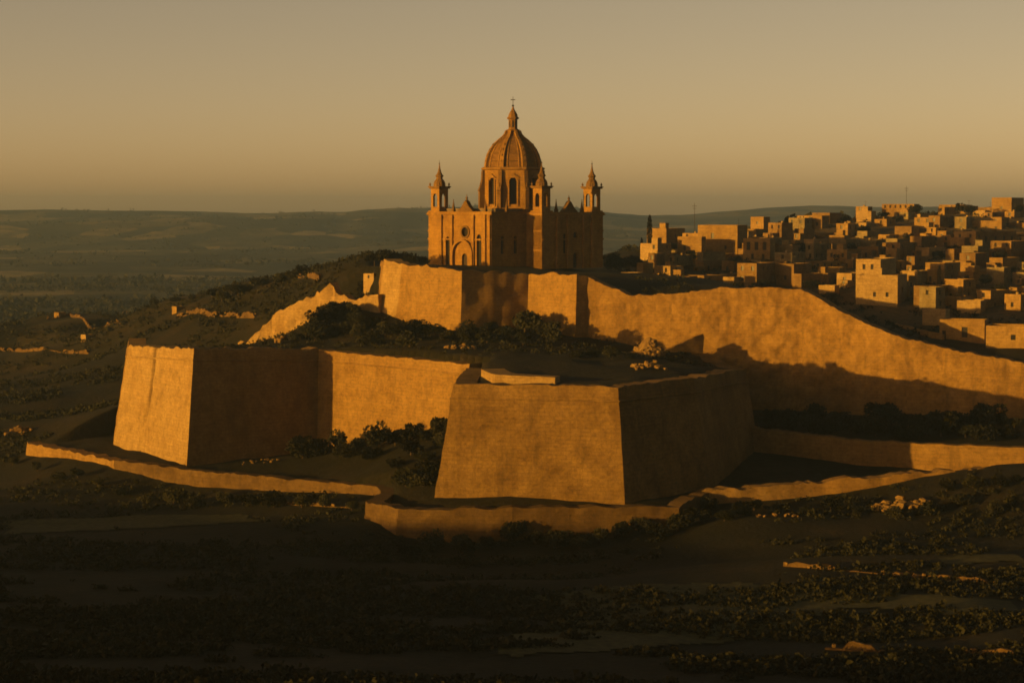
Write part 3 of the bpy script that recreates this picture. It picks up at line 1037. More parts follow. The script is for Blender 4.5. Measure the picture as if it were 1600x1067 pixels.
# window surrounds and pediments of the drum
for k in range(8):
    am = R(45 + 45 * k)
    nrm = Vector((math.cos(am), math.sin(am), 0))
    u = Vector((-nrm.y, nrm.x, 0))
    c = Vector((DX, DY, 0)) + nrm * (RD * math.cos(R(22.5)))
    mb = MB()
    for sx in (-1, 1):
        for a, b, z0, z1 in ((1.5, 2.05, ZB + 1.8, ZB + 12.3),):
            q = [c + u * (sx * a) + nrm * -0.05, c + u * (sx * b) + nrm * -0.05, c + u * (sx * b) + nrm * 0.45, c + u * (sx * a) + nrm * 0.45]
            if sx < 0:
                q.reverse()
            lo = [Vector((v.x, v.y, z0)) for v in q]
            hi = [Vector((v.x, v.y, z1)) for v in q]
            for i in range(4):
                mb.quad(lo[i], lo[(i + 1) % 4], hi[(i + 1) % 4], hi[i])
            mb.poly(hi)
            mb.poly(list(reversed(lo)))
    zz = ZB + 12.9
    tri = [(-2.6, 0), (2.6, 0), (0, 1.7)]
    f0 = [Vector((*(c + u * a + nrm * 0.6).xy, zz + q)) for a, q in tri]
    f1 = [Vector((*(c + u * a - nrm * 0.05).xy, zz + q)) for a, q in tri]
    mb.poly(f0)
    for i in range(3):
        mb.quad(f0[(i + 1) % 3], f0[i], f1[i], f1[(i + 1) % 3])
    mb.build('window_surround', M['church'], drum)
# buttresses at the drum corners with scroll tops
for k in range(8):
    a = R(22.5 + 45 * k)
    nrm = Vector((math.cos(a), math.sin(a), 0))
    u = Vector((-nrm.y, nrm.x, 0))
    prof = [(RD - 1.0, ZB + 0.0), (RD + 1.9, ZB), (RD + 1.9, ZB + 7.6), (RD + 2.25, ZB + 7.9), (RD + 1.9, ZB + 8.6), (RD + 1.2, ZB + 10.2), (RD + 0.75, ZB + 12.5), (RD + 0.6, ZB + 15.9), (RD - 1.0, ZB + 15.9)]
    mb = MB()
    f = lambda r, z, w: Vector((DX, DY, z)) + nrm * r + u * w
    mb.poly([f(r, z, -0.75) for r, z in prof])
    mb.poly([f(r, z, 0.75) for r, z in reversed(prof)])
    for (r0, z0), (r1, z1) in zip(prof, prof[1:] + prof[:1]):
        mb.quad(f(r0, z0, 0.75), f(r1, z1, 0.75), f(r1, z1, -0.75), f(r0, z0, -0.75))
    bo = mb.build('buttress', M['church_dark'], drum)
    mb = MB()
    q = f(RD + 1.3, 0, 0)
    mb.lathe([(0.55, ZB + 8.4), (0.3, ZB + 9.0), (0.5, ZB + 9.5), (0.06, ZB + 11.2)], 6, q.x, q.y)
    mb.build('urn', M['church_dark'], drum)
mb = MB()
mb.lathe([(RD + 0.3, ZB + HD - 0.4), (RD + 0.95, ZB + HD), (RD + 0.95, ZB + HD + 0.45), (RD + 0.2, ZB + HD + 0.8)], 8, DX, DY, R(22.5))
mb.build('drum_cornice', M['church'], drum)
ZC = ZB + HD + 0.8
prof = [(11.3, 0), (11.2, 1.2), (10.9, 3.0), (10.2, 5.2), (9.0, 7.4), (7.4, 9.4), (5.6, 11.0), (4.0, 12.2), (3.0, 13.3), (2.5, 14.6)]
mb = MB()
mb.lathe([(r, ZC + z) for r, z in prof], 8, DX, DY, R(22.5))
dome = mb.build('dome', M['dome'], cath)
# ribs with crockets, and horizontal bands
for k in range(8):
    a = R(22.5 + 45 * k)
    nrm = Vector((math.cos(a), math.sin(a), 0))
    u = Vector((-nrm.y, nrm.x, 0))
    mb = MB()
    f = lambda r, z, w: Vector((DX, DY, ZC + z)) + nrm * r + u * w
    for (r0, z0), (r1, z1) in zip(prof, prof[1:]):
        w0, w1 = 0.36 + 0.045 * r0, 0.36 + 0.045 * r1
        mb.quad(f(r0 + 0.75, z0, -w0), f(r0 + 0.75, z0, w0), f(r1 + 0.75, z1, w1), f(r1 + 0.75, z1, -w1))
        mb.quad(f(r0 + 0.75, z0, w0), f(r0 - 0.3, z0, w0), f(r1 - 0.3, z1, w1), f(r1 + 0.75, z1, w1))
        mb.quad(f(r0 - 0.3, z0, -w0), f(r0 + 0.75, z0, -w0), f(r1 + 0.75, z1, -w1), f(r1 - 0.3, z1, -w1))
    rib = mb.build('rib', M['church'], dome)
    for z in (2.2, 4.4, 6.6, 8.6):
        r = float(np.interp(z, [p_[1] for p_ in prof], [p_[0] for p_ in prof])) + 0.5
        q = f(r, z, 0)
        mb = MB()
        mb.lathe([(0.1, q.z - 0.4), (0.5, q.z), (0.35, q.z + 0.5), (0.05, q.z + 0.8)], 6, q.x, q.y)
        mb.build('crocket', M['church_dark'], dome)
for k in range(8):
    a = R(45 * k)
    nrm = Vector((math.cos(a), math.sin(a), 0))
    u = Vector((-nrm.y, nrm.x, 0))
    cs = math.cos(R(22.5))
    for off in (-0.2, 0.2):
        mb = MB()
        f = lambda r, z, w: Vector((DX, DY, ZC + z)) + nrm * r * cs + u * (w + off * r)
        for (r0, z0), (r1, z1) in zip(prof[:-3], prof[1:-2]):
            mb.quad(f(r0 + 0.3, z0, -0.22), f(r0 + 0.3, z0, 0.22), f(r1 + 0.3, z1, 0.22), f(r1 + 0.3, z1, -0.22))
            mb.quad(f(r0 + 0.3, z0, 0.22), f(r0 - 0.3, z0, 0.22), f(r1 - 0.3, z1, 0.22), f(r1 + 0.3, z1, 0.22))
            mb.quad(f(r0 - 0.3, z0, -0.22), f(r0 + 0.3, z0, -0.22), f(r1 + 0.3, z1, -0.22), f(r1 - 0.3, z1, -0.22))
        mb.build('small_rib', M['church'], dome)
for z in (2.4, 5.4):
    r = float(np.interp(z, [p_[1] for p_ in prof], [p_[0] for p_ in prof]))
    mb = MB()
    mb.lathe([(r - 0.1, ZC + z - 0.25), (r + 0.28, ZC + z), (r + 0.1, ZC + z + 0.3), (r - 0.4, ZC + z + 0.32)], 8, DX, DY, R(22.5))
    mb.build('band', M['church_dark'], dome)
# lantern
ZL = ZC + 14.4
lan = MB()
lan.lathe([(2.9, ZL), (2.9, ZL + 0.5), (2.05, ZL + 0.7), (1.9, ZL + 1.2), (1.9, ZL + 4.6), (2.5, ZL + 4.8), (2.6, ZL + 5.3), (2.1, ZL + 5.5), (1.9, ZL + 6.4), (1.3, ZL + 7.5), (0.6, ZL + 8.6), (0.3, ZL + 9.6)], 8, DX, DY, R(22.5))
lano = lan.build('lantern', M['dome'], cath)
for k in range(8):
    a = R(45 * k)
    q = Vector((DX, DY, 0)) + Vector((math.cos(a), math.sin(a), 0)) * 1.79
    u = Vector((-math.sin(a), math.cos(a), 0)) * 0.36
    mb = MB()
    mb.poly([Vector((*(q - u).xy, ZL + 1.5)), Vector((*(q + u).xy, ZL + 1.5)), Vector((*(q + u).xy, ZL + 3.9)), Vector((*q.xy, ZL + 4.3)), Vector((*(q - u).xy, ZL + 3.9))])
    mb.build('lantern_window', M['pane'], lano)
mb = MB()
mb.lathe([(0.12, ZL + 9.5), (0.55, ZL + 10.0), (0.12, ZL + 10.5), (0.09, ZL + 13.6)], 6, DX, DY)
d = R(45)
c = Vector((DX, DY, 0))
ux, uy = math.cos(d), math.sin(d)
for a, b, z0, z1 in ((-0.95, 0.95, 12.2, 12.5),):
    p = [(DX + ux * a, DY + uy * a), (DX + ux * b, DY + uy * b)]
    w = 0.1
    nx, ny = -uy * w, ux * w
    qd = [(p[0][0] - nx, p[0][1] - ny), (p[1][0] - nx, p[1][1] - ny), (p[1][0] + nx, p[1][1] + ny), (p[0][0] + nx, p[0][1] + ny)]
    lo = [(x, y, ZL + z0) for x, y in qd]
    hi = [(x, y, ZL + z1) for x, y in qd]
    for i in range(4):
        mb.quad(lo[i], lo[(i + 1) % 4], hi[(i + 1) % 4], hi[i])
    mb.poly(hi)
mb.build('cross', M['iron'], lano)

# ------------------------------------------------------------------ town
PANES = {}


def pane_mesh(w, h, arch=False):
    key = (round(w, 1), round(h, 1))
    if key not in PANES:
        mb = MB()
        mb.quad((-w / 2, 0, 0), (w / 2, 0, 0), (w / 2, 0, h), (-w / 2, 0, h))
        mb.box(-0.06, 0.06, -0.05, -0.004, 0, h)
        PANES[key] = mb.mesh('window', M['pane'])
    return PANES[key]


placed = []


def house(label, xl, xc, xr, top, bot, mat='house', phi=35, wins=None, D=None, group=None, cat='house', roomy=None, force=True, deep=None, name='house'):
    """a flat-roofed house whose lit face spans xl..xc and shaded face xc..xr of the photograph, standing on the hillside"""
    D = D or town_d(bot)
    ph = R(phi)
    s = D / FPX
    c = P(xc, bot, D)
    w = max(3.0, (xc - xl) * s / math.cos(ph))
    dep = deep or max(5.0, (xr - xc) * s / math.sin(ph))
    h = max(3.0, (bot - top) * s)
    # corner c is the near corner; lit face runs from it along -u, shaded face along +v
    u = Vector((math.cos(ph), -math.sin(ph), 0))
    v = Vector((math.sin(ph), math.cos(ph), 0))
    mid = Vector((c.x, c.y, 0)) - u * w / 2 + v * dep / 2
    rad = 0.5 * min(w, dep) + 0.2 * max(w, dep)
    if not force:
        for q, r in placed:
            if (q - mid).length < (rad + r) * 0.72:
                return None
    placed.append((mid, rad))
    cs = [Vector((c.x, c.y, 0)) - u * a + v * b for a in (0, w) for b in (0, dep)]
    zmin = min(gz(q.x, q.y) for q in cs) - 1.0
    ztop = c.z + h
    t = thing(name, label, cat, (c.x, c.y, c.z), -ph, group)
    # local: x along u (house occupies -w..0), y along v (0..dep)
    b = zmin - c.z
    mb = MB()
    front, sidew = [], []
    fl = max(1, int(round(h / 3.6)))
    if wins is None:
        wins = 'auto'
    if wins == 'auto':
        for k in range(fl):
            zb = k * h / fl + 1.1
            if h - zb < 2.0:
                continue
            nw = max(1, int(w / 4.2))
            for i in range(nw):
                if rng.random() < 0.62:
                    front.append(((i + 0.5) * w / nw + rng.uniform(-0.4, 0.4), zb - b, 1.2, min(1.8, h - zb - 0.5), False))
            nw = max(1, int(dep / 4.2))
            for i in range(nw):
                if rng.random() < 0.6:
                    sidew.append(((i + 0.5) * dep / nw + rng.uniform(-0.4, 0.4), zb - b, 1.2, min(1.8, h - zb - 0.5), False))
    elif wins:
        for fx, fz, ww, hh in wins:
            if fx >= 0:
                front.append((fx * w, fz * h - b, ww, hh, False))
            else:
                sidew.append((-fx * dep, fz * h - b, ww, hh, False))
    H_ = h - b
    panes = []
    o = (-w, 0, b)
    facade(mb, o, (1, 0, 0), w, H_, front, 0.35)
    facade(mb, (0, 0, b), (0, 1, 0), dep, H_, sidew, 0.35)
    facade(mb, (0, dep, b), (-1, 0, 0), w, H_, [])
    facade(mb, (-w, dep, b), (0, -1, 0), dep, H_, [])
    # parapet: rim and inner faces
    pt, pd = 0.35, min(0.9, h * 0.2)
    x0, x1, y0, y1 = -w, 0, 0, dep
    xi0, xi1, yi0, yi1 = x0 + pt, x1 - pt, y0 + pt, y1 - pt
    for a, bq, c_, d_ in (((x0, y0), (x1, y0), (xi1, yi0), (xi0, yi0)), ((x1, y0), (x1, y1), (xi1, yi1), (xi1, yi0)), ((x1, y1), (x0, y1), (xi0, yi1), (xi1, yi1)), ((x0, y1), (x0, y0), (xi0, yi0), (xi0, yi1))):
        mb.quad((*a, h), (*bq, h), (*c_, h), (*d_, h))
        mb.quad((*d_, h), (*c_, h), (*c_, h - pd), (*d_, h - pd))
    wall = mb.build('wall', M[mat], t)
    mb = MB()
    mb.poly([(xi0, yi0, h - pd + 0.05), (xi1, yi0, h - pd + 0.05), (xi1, yi1, h - pd + 0.05), (xi0, yi1, h - pd + 0.05)])
    mb.build('roof', M['roof'], t)
    for op in front:
        link('window', pane_mesh(op[2], op[3]), t, (op[0] - w, 0.33, op[1] + b))
    for op in sidew:
        link('window', pane_mesh(op[2], op[3]), t, (-0.33, op[0], op[1] + b), math.pi / 2)
    if group and rng.random() < 0.6:
        aw, ad, ah = w * rng.uniform(0.4, 0.8), rng.uniform(2.5, 4.5), h * rng.uniform(0.35, 0.7)
        ax = -w + rng.uniform(0, w - aw)
        mb = MB()
        ops = [(aw * rng.uniform(0.3, 0.7), -b + 0.3, 1.1, min(2.1, ah - 0.6), False)]
        facade(mb, (ax, -ad, b), (1, 0, 0), aw, ah - b, ops, 0.3)
        facade(mb, (ax + aw, -ad, b), (0, 1, 0), ad - 0.01, ah - b, [])
        facade(mb, (ax, -0.01, b), (0, -1, 0), ad - 0.01, ah - b, [])
        mb.quad((ax, -ad, ah), (ax + aw, -ad, ah), (ax + aw, -0.01, ah), (ax, -0.01, ah))
        an = mb.build('annex', M[rng.choice((mat, 'house', 'house_dark'))], t)
        link('door', pane_mesh(ops[0][2], ops[0][3]), an, (ax + ops[0][0], -ad + 0.29, ops[0][1] + b))
    if group and rng.random() < 0.4:
        mb = MB()
        tx, ty = -w * rng.uniform(0.2, 0.8), dep * rng.uniform(0.3, 0.8)
        mb.lathe([(0.55, h - pd), (0.6, h - pd + 0.5), (0.6, h + 0.7), (0.2, h + 0.9)], 9, tx, ty)
        mb.build('water_tank', M['house_pale'], t)
    if group and rng.random() < 0.3:
        mb = MB()
        tx, ty = -w * rng.uniform(0.2, 0.8), dep * rng.uniform(0.3, 0.8)
        mb.lathe([(0.07, h - pd), (0.05, h + 3.2)], 5, tx, ty)
        mb.box(tx - 0.9, tx + 0.9, ty - 0.04, ty + 0.04, h + 2.7, h + 2.8)
        mb.build('aerial', M['iron'], t)
    if roomy or (roomy is None and rng.random() < 0.25 and w > 7 and dep > 7):
        rx, ry = -w * rng.uniform(0.3, 0.7), dep * rng.uniform(0.4, 0.7)
        mb = MB()
        mb.box(rx - 1.6, rx + 1.6, ry - 1.6, ry + 1.6, h - pd, h + 2.2)
        mb.box(rx - 1.75, rx + 1.75, ry - 1.75, ry + 1.75, h + 2.2, h + 2.4)
        mb.build('rooftop_room', M[mat], t)
    return t


# the houses one can pick out in the photograph
house('tall pale tower part of the bright stepped house above the citadel wall', 1339, 1375, 1420, 405, 486, 'house_pale', 22, [(0.33, 0.80, 1.1, 2.0), (0.66, 0.80, 1.1, 2.0), (0.7, 0.3, 1.0, 1.6)], 790)
house('lower pale block in front of the tall tower house, two small windows', 1341, 1402, 1430, 430, 489, 'house_pale', 22, [(0.45, 0.42, 1.1, 1.8), (0.75, 0.42, 1.1, 1.8), (-0.5, 0.5, 1.6, 2.4), (-0.55, 0.15, 1.6, 2.6)], 776)
house('big golden two-level house with one dark window, left end of the town', 1093, 1152, 1172, 352, 399, 'house', 28, [(0.37, 0.55, 1.4, 2.6), (0.7, 0.2, 1.1, 1.6)], 925)
house('low golden annex against the left of the big two-level house', 1060, 1096, 1104, 370, 403, 'house', 28, [(0.3, 0.35, 1.2, 2.4)], 915)
house('small golden house left of the big two-level house, beside the dark tower', 1012, 1041, 1074, 357, 383, 'house', 35, [(-0.5, 0.45, 1.2, 1.5)], 965)
house('loggia house with three tall dark openings', 1163, 1203, 1214, 373, 409, 'house', 25, [(0.2, 0.5, 1.7, 3.6), (0.5, 0.5, 1.7, 3.6), (0.8, 0.5, 1.7, 3.6), (0.35, 0.08, 1.2, 2.6), (0.75, 0.08, 1.2, 2.6)], 905)
house('small white block right of the loggia house', 1207, 1229, 1248, 384, 397, 'house_pale', 30, [])
house('grey shaded house below the big two-level house', 1090, 1098, 1136, 394, 417, 'house_grey', 55, [])
house('bright narrow house on the citadel wall nearest the cathedral', 971, 996, 1006, 426, 456, 'house_pale', 30, [(0.6, 0.5, 1.0, 1.5)], 800)
house('slim tall golden house behind the bright narrow one nearest the cathedral', 995, 1005, 1022, 411, 446, 'house', 40, [], 830)
house('low golden house with a raised right end above the citadel wall', 1033, 1077, 1092, 432, 456, 'house', 28, [(0.2, 0.3, 1.1, 1.4)], 796, roomy=True)
house('small pale hut above the middle of the citadel wall', 1129, 1147, 1160, 433, 449, 'house_pale', 30, [])
house('low pale wall house under the white block, in mid slope', 1207, 1233, 1252, 412, 425, 'house_pale', 30, [])
house('tiny golden house on the ridge above the loggia house', 1174, 1193, 1206, 339, 362, 'house', 30, [(0.5, 0.5, 1, 1.4)], 1085)
house('broad golden house on the ridge left of centre of the town', 1248, 1284, 1300, 337, 366, 'house', 30, None, 1040)
house('long low golden house left of the broad ridge house', 1222, 1250, 1262, 351, 364, 'house', 25, [], 1050)
house('long flat golden roof terrace in mid slope', 1265, 1300, 1316, 381, 394, 'house', 25, [])
house('stubby golden house behind the long flat terrace', 1297, 1319, 1332, 368, 386, 'house', 30, [(0.5, 0.4, 1, 1.4)])
house('very pale cube house standing up from the ridge', 1340, 1361, 1372, 330, 356, 'house_pale', 30, [], 1075)
house('long lit building on the skyline with a row of small windows', 1381, 1428, 1446, 319, 341, 'house', 20, [(0.1, 0.72, 1.0, 1.6), (0.26, 0.72, 1.0, 1.6), (0.42, 0.72, 1.0, 1.6), (0.58, 0.72, 1.0, 1.6), (0.74, 0.72, 1.0, 1.6), (0.9, 0.72, 1.0, 1.6)], 1130)
house('low lit building on the skyline right of the long one', 1470, 1508, 1528, 320, 336, 'house', 20, [], 1150)
house('tall golden house on the skyline at the right edge', 1553, 1580, 1612, 309, 350, 'house', 32, [(0.5, 0.55, 1.1, 1.6)], 1110)
house('small white house below the tall skyline house', 1522, 1539, 1549, 329, 348, 'house_pale', 30, [], 1095)
house('orange house with broad front below the long skyline building', 1431, 1455, 1470, 340, 362, 'house', 30, None, 1050)
house('narrow orange house in the middle of the upper slope', 1466, 1478, 1492, 361, 380, 'house', 32, [(0.5, 0.5, 1, 1.5)])
house('long brown house with a row of dark windows near the right edge', 1510, 1520, 1600, 362, 393, 'house_dark', 58, [(-0.1, 0.5, 1.4, 2.4), (-0.3, 0.5, 1.4, 2.4), (-0.52, 0.5, 1.4, 2.4), (-0.72, 0.5, 1.4, 2.4), (-0.9, 0.5, 1.4, 2.4)], 960, roomy=False)
house('golden stepped house under the white skyline house', 1522, 1565, 1578, 345, 363, 'house', 28, None, 1040)
house('golden house with dark doorways right of the pale tower house', 1431, 1462, 1494, 447, 487, 'house_dark', 32, [(0.45, 0.1, 1.6, 3.2), (-0.3, 0.15, 1.8, 3.6), (-0.7, 0.55, 1.4, 2.2)], 775)
house('small lit house alone in the middle of the lower slope', 1498, 1517, 1527, 411, 428, 'house', 30, [])
house('small pale block above the golden wall houses', 1499, 1532, 1546, 470, 486, 'house_pale', 28, [], 760)
house('bright cube house above the curved garden wall', 1444, 1477, 1490, 484, 509, 'house_pale', 25, [], 735)
house('golden house with a tall dark doorway behind the citadel wall', 1473, 1538, 1552, 500, 540, 'house', 22, [(0.56, 0.3, 2.0, 3.6), (0.1, 0.1, 1.3, 4.0)], 700, roomy=False)
house('golden house with one square window at the right edge', 1546, 1618, 1640, 510, 550, 'house', 20, [(0.55, 0.45, 1.6, 1.8)], 684, roomy=False)
house('small pale shed in the left of the lower slope', 1281, 1304, 1314, 446, 460, 'house_pale', 30, [])
house('golden terrace house above the pale shed', 1281, 1312, 1326, 418, 435, 'house', 28, None)
house('brown slope-side house left of the pale tower house', 1240, 1252, 1290, 428, 450, 'house_dark', 50, None)
# curved garden wall
t = thing('garden_wall', 'curved lit garden wall below the pale tower house', 'wall', tuple(P(1420, 530, 700)))
wall_run(t, t.location, [V(P(1388, 503, 742)), V(P(1420, 510, 722)), V(P(1448, 517, 710)), V(P(1472, 522, 702))], [-52, -52, -54, -54], 0.04, 1.0, 0.1, 0.15, 'house', None)

ORD = ['first', 'second', 'third', 'fourth', 'fifth', 'sixth', 'seventh', 'eighth', 'ninth', 'tenth', 'eleventh', 'twelfth', 'thirteenth', 'fourteenth', 'fifteenth', 'sixteenth', 'seventeenth', 'eighteenth', 'nineteenth', 'twentieth', 'twenty-first', 'twenty-second', 'twenty-third', 'twenty-fourth', 'twenty-fifth', 'twenty-sixth', 'twenty-seventh', 'twenty-eighth', 'twenty-ninth', 'thirtieth', 'thirty-first', 'thirty-second', 'thirty-third', 'thirty-fourth', 'thirty-fifth', 'thirty-sixth', 'thirty-seventh', 'thirty-eighth', 'thirty-ninth', 'fortieth']
rows = [(342, 1330, 'skyline'), (352, 1270, 'second'), (364, 1200, 'third'), (376, 1120, 'fourth'), (390, 1060, 'middle'), (406, 1000, 'sixth'), (424, 1010, 'seventh'), (444, 1020, 'eighth'), (466, 1350, 'ninth'), (486, 1430, 'lowest')]
kinds = [('house_dark', 'brown'), ('house_grey', 'grey'), ('house', 'ochre'), ('house_dark', 'brown'), ('house', 'ochre'), ('house_pale', 'cream'), ('house_grey', 'grey')]
for py, xstart, rname in rows:
    px = xstart + rng.uniform(0, 14)
    n = 0
    while px < 1620:
        mt, cn = rng.choice(kinds)
        D = town_d(py) + rng.uniform(-14, 14)
        sc_ = FPX / D
        wl_, wr_ = rng.uniform(2.6, 8.5) * sc_, rng.uniform(3.5, 10) * sc_
        hh = rng.uniform(3.4, 8.2) * sc_
        bb = py + rng.uniform(-3, 3)
        o = house('x', px, px + wl_, px + wl_ + wr_, bb - hh, bb, mt, rng.uniform(30, 58), 'auto', D, 'filler houses of the hillside town', 'house', None, False)
        if o:
            n += 1
            o['label'] = f'{cn} flat-roofed house, {ORD[min(n, 40) - 1]} from the left in the {rname} row of the town'
            px += wl_ + wr_ * 0.7 + rng.uniform(0, 8)
        else:
            px += 5

# far lit farmhouses on the left slope
def farm(label, px, py, w, h, d, mat='house_pale', D=None):
    p = hit(px, py, d)
    s = p.y / FPX
    house(label, px - w, px, px + w * 0.5, py - h, py, mat, 35, [(0.5, 0.4, 0.9, 1.2)] if w * s > 4 else [], p.y, roomy=False, name='farmhouse')


farm('small bright farmhouse alone on the dark slope far left', 134, 533, 9, 10, 800)
farm('tiny stone hut on the slope left of the upper bastion', 584, 440, 17, 12, 760)
farm('tiny lit hut in the fields far left, beyond the bright farmhouse', 92, 497, 9, 6, 800, 'house')
farm('tiny lit hut in the fields right of the far left one', 198, 493, 8, 6, 800, 'house')
farm('tiny lit hut near the long field wall', 276, 489, 8, 6, 800, 'house')
for label, px, py, D, h in (('thin mast on the slope behind the golden houses', 1085, 356, 1000, 12), ('thin mast rising behind the long skyline building', 1416, 330, 1140, 14)):
    t = thing('mast', label, 'mast', tuple(P(px, py, D)))
    mb = MB(); mb.lathe([(0.16, -8), (0.08, h)], 6); mb.build('pole', M['iron'], t)
    mb = MB(); mb.box(-1.2, 1.2, -0.06, 0.06, h - 1.5, h - 1.35); mb.box(-0.8, 0.8, -0.06, 0.06, h - 2.7, h - 2.55); mb.build('crossbar', M['iron'], t)

# ------------------------------------------------------------------ field walls


def field_wall(label, pts, h=1.6, d0=150, mat='old', group=None, amp=0.35, name='field_wall'):
    """a dry-stone wall that follows the ground through the given picture points"""
    g = [hit(px, py, d0) for px, py in pts]
    g = [p for p in g if p is not None]
    fine = []
    for a, b in zip(g, g[1:]):
        n = max(1, int((b - a).length / 1.0))
        for k in range(n):
            q = a.lerp(b, k / n)
            fine.append((q.x, q.y))
    fine.append((g[-1].x, g[-1].y))
    t = thing(name, label, 'wall', tuple(g[0]), 0, group)
    rowsv = [[], [], [], []]
    mb = MB()
    for i, (x, y) in enumerate(fine):
        j = min(i, len(fine) - 2)
        d = Vector((fine[j + 1][0] - fine[j][0], fine[j + 1][1] - fine[j][1])).normalized()
        n = Vector((d.y, -d.x))
        z = gz(x, y)
        hh = h * (1 + amp * float(fbm(x / 2.0, y / 2.0, 5.0, 3)))
        gap = float(vnoise(x / 7.0, y / 7.0, 2.0))
        if gap > 0.05:
            hh *= 0.2
        w = 0.45 + 0.15 * float(vnoise(x, y, 8.0))
        for k, (o, zz) in enumerate(((w + 0.25, -0.6), (w, hh), (-w, hh), (-w - 0.25, -0.6))):
            rowsv[k].append((x + n.x * o - g[0].x, y + n.y * o - g[0].y, z + zz - g[0].z))
    mb.grid(rowsv)
    mb.build('wall_core', M[mat], t)
    # loose coping stones
    for x, y in fine[::2]:
        if rng.random() < 0.75 and float(vnoise(x / 7.0, y / 7.0, 2.0)) < 0.45:
            s = rng.uniform(0.35, 0.65)
            put_rock(t, x - g[0].x + rng.uniform(-0.6, 0.6), y - g[0].y - rng.uniform(0, 0.8), gz(x, y) - g[0].z + rng.uniform(0.1, h * 0.9), s * 1.4, s, s)
    return t


field_wall('broken rubble terrace wall along the bottom right corner', [(1290, 1014), (1380, 1018), (1470, 1024), (1600, 1030), (1680, 1034)], 1.5)
field_wall('crumbling terrace wall across the dark slope at the right', [(1225, 884), (1300, 890), (1400, 898), (1480, 906), (1560, 914)], 1.0)
field_wall('short rubble wall left of the near bastion, below the winding parapet', [(410, 786), (470, 789), (545, 793)], 0.8)
field_wall('pale field wall above the ruined rampart', [(278, 496), (330, 494), (400, 496)], 1.8, 800)
field_wall('thin field wall on the hazy slope at the far left', [(75, 500), (110, 492), (190, 506)], 1.5, 800)
field_wall('low field wall on the ridge left of the upper bastion', [(466, 433), (500, 437)], 1.8, 800)
field_wall('low field wall at the far left above the bright parapet', [(0, 545), (60, 548), (140, 552)], 1.4, 740)

rubble('pile of bright rubble on the parapet corner right of the near bastion', 1098, 1150, 772, 34, 1.1, 500)
rubble('heap of broken masonry lying below the climbing parapet at the right', 1364, 1450, 793, 50, 1.5, 480, 3.0)
rubble('few pale stones among the shrubs above the curtain wall', 690, 742, 545, 18, 1.2, 640)
rubble('pair of pale stones at the left end of the terrace shrubs', 432, 458, 534, 5, 1.5, 690)
rubble('small rubble patch in the scrub below the winding parapet', 1180, 1250, 806, 18, 0.7, 480)
rubble('orange broken stones on the slope at the far left edge', 10, 50, 676, 22, 1.4, 600, 3)
rubble('loose stones at the foot of the shaded bastion face', 380, 440, 722, 16, 0.7, 600, 2)
rubble('bright heap of fallen stones on the terrace of the near bastion', 988, 1044, 576, 34, 1.1, 600, 4.5, dz=0.7)
# tall rubble mound with a hollow on the terrace
c = P(1014, 570, 675)
t = thing('rubble_mound', 'tall broken rubble mound on the terrace before the wing wall', 'ruin', (c.x, c.y, gz(c.x, c.y)))
for k in range(90):
    a = rng.uniform(0, 6.28)
    r = rng.uniform(0, 1) ** 0.6 * 6.0
    z = max(0, (1 - r / 6.2)) * 6.2
    s = rng.uniform(0.4, 1.15)
    put_rock(t, r * math.cos(a), r * math.sin(a), z + rng.uniform(-0.5, 0.4), s * 1.3, s, s)
mb = MB()
mb.lathe([(6.0, -1), (4.6, 1.9), (2.6, 4.4), (0.6, 6.2)], 9)
mb.build('mound_core', M['rock'], t)

# ------------------------------------------------------------------ fields


def field(label, outline, d0=150):
    """a ploughed strip lying on the terrain"""
    w = [hit(px, py, d0) for px, py in outline]
    poly = [(p.x, p.y) for p in w]
    xs_ = [p[0] for p in poly]
    ys_ = [p[1] for p in poly]
    sx, sy = 2.2, 2.2
    gx, gy = np.meshgrid(np.arange(min(xs_), max(xs_), sx), np.arange(min(ys_), max(ys_), sy))
    ins = inside_dist(poly, gx, gy) + 1.6 * fbm(gx / 6.0, gy / 6.0, 1.0, 3) > 0
    idx = -np.ones(gx.shape, int)
    mb = MB()
    for j in range(gx.shape[0] - 1):
        for i in range(gx.shape[1] - 1):
            if ins[j, i] and ins[j + 1, i] and ins[j, i + 1] and ins[j + 1, i + 1]:
                q = []
                for jj, ii in ((j, i), (j, i + 1), (j + 1, i + 1), (j + 1, i)):
                    if idx[jj, ii] < 0:
                        idx[jj, ii] = len(mb.v)
                        mb.v.append((gx[jj, ii], gy[jj, ii], gz(gx[jj, ii], gy[jj, ii]) + 0.22))
                    q.append(int(idx[jj, ii]))
                mb.f.append(tuple(q))
    o = mb.build('field', M['field'], None, True)
    tag(o, label, None, None, 'structure')


field('pale olive field on the near slope at the right', [(830, 930), (1000, 912), (1160, 908), (1330, 925), (1600, 945), (1600, 968), (1330, 952), (1260, 985), (1000, 1015), (800, 1035), (740, 1010), (880, 965)])
field('narrow dry field strip at the left below the parapet', [(0, 812), (200, 806), (380, 802), (420, 815), (200, 828), (0, 838)])
field('small olive field at the right edge', [(1450, 872), (1600, 862), (1600, 880), (1470, 884)])

# ------------------------------------------------------------------ vegetation


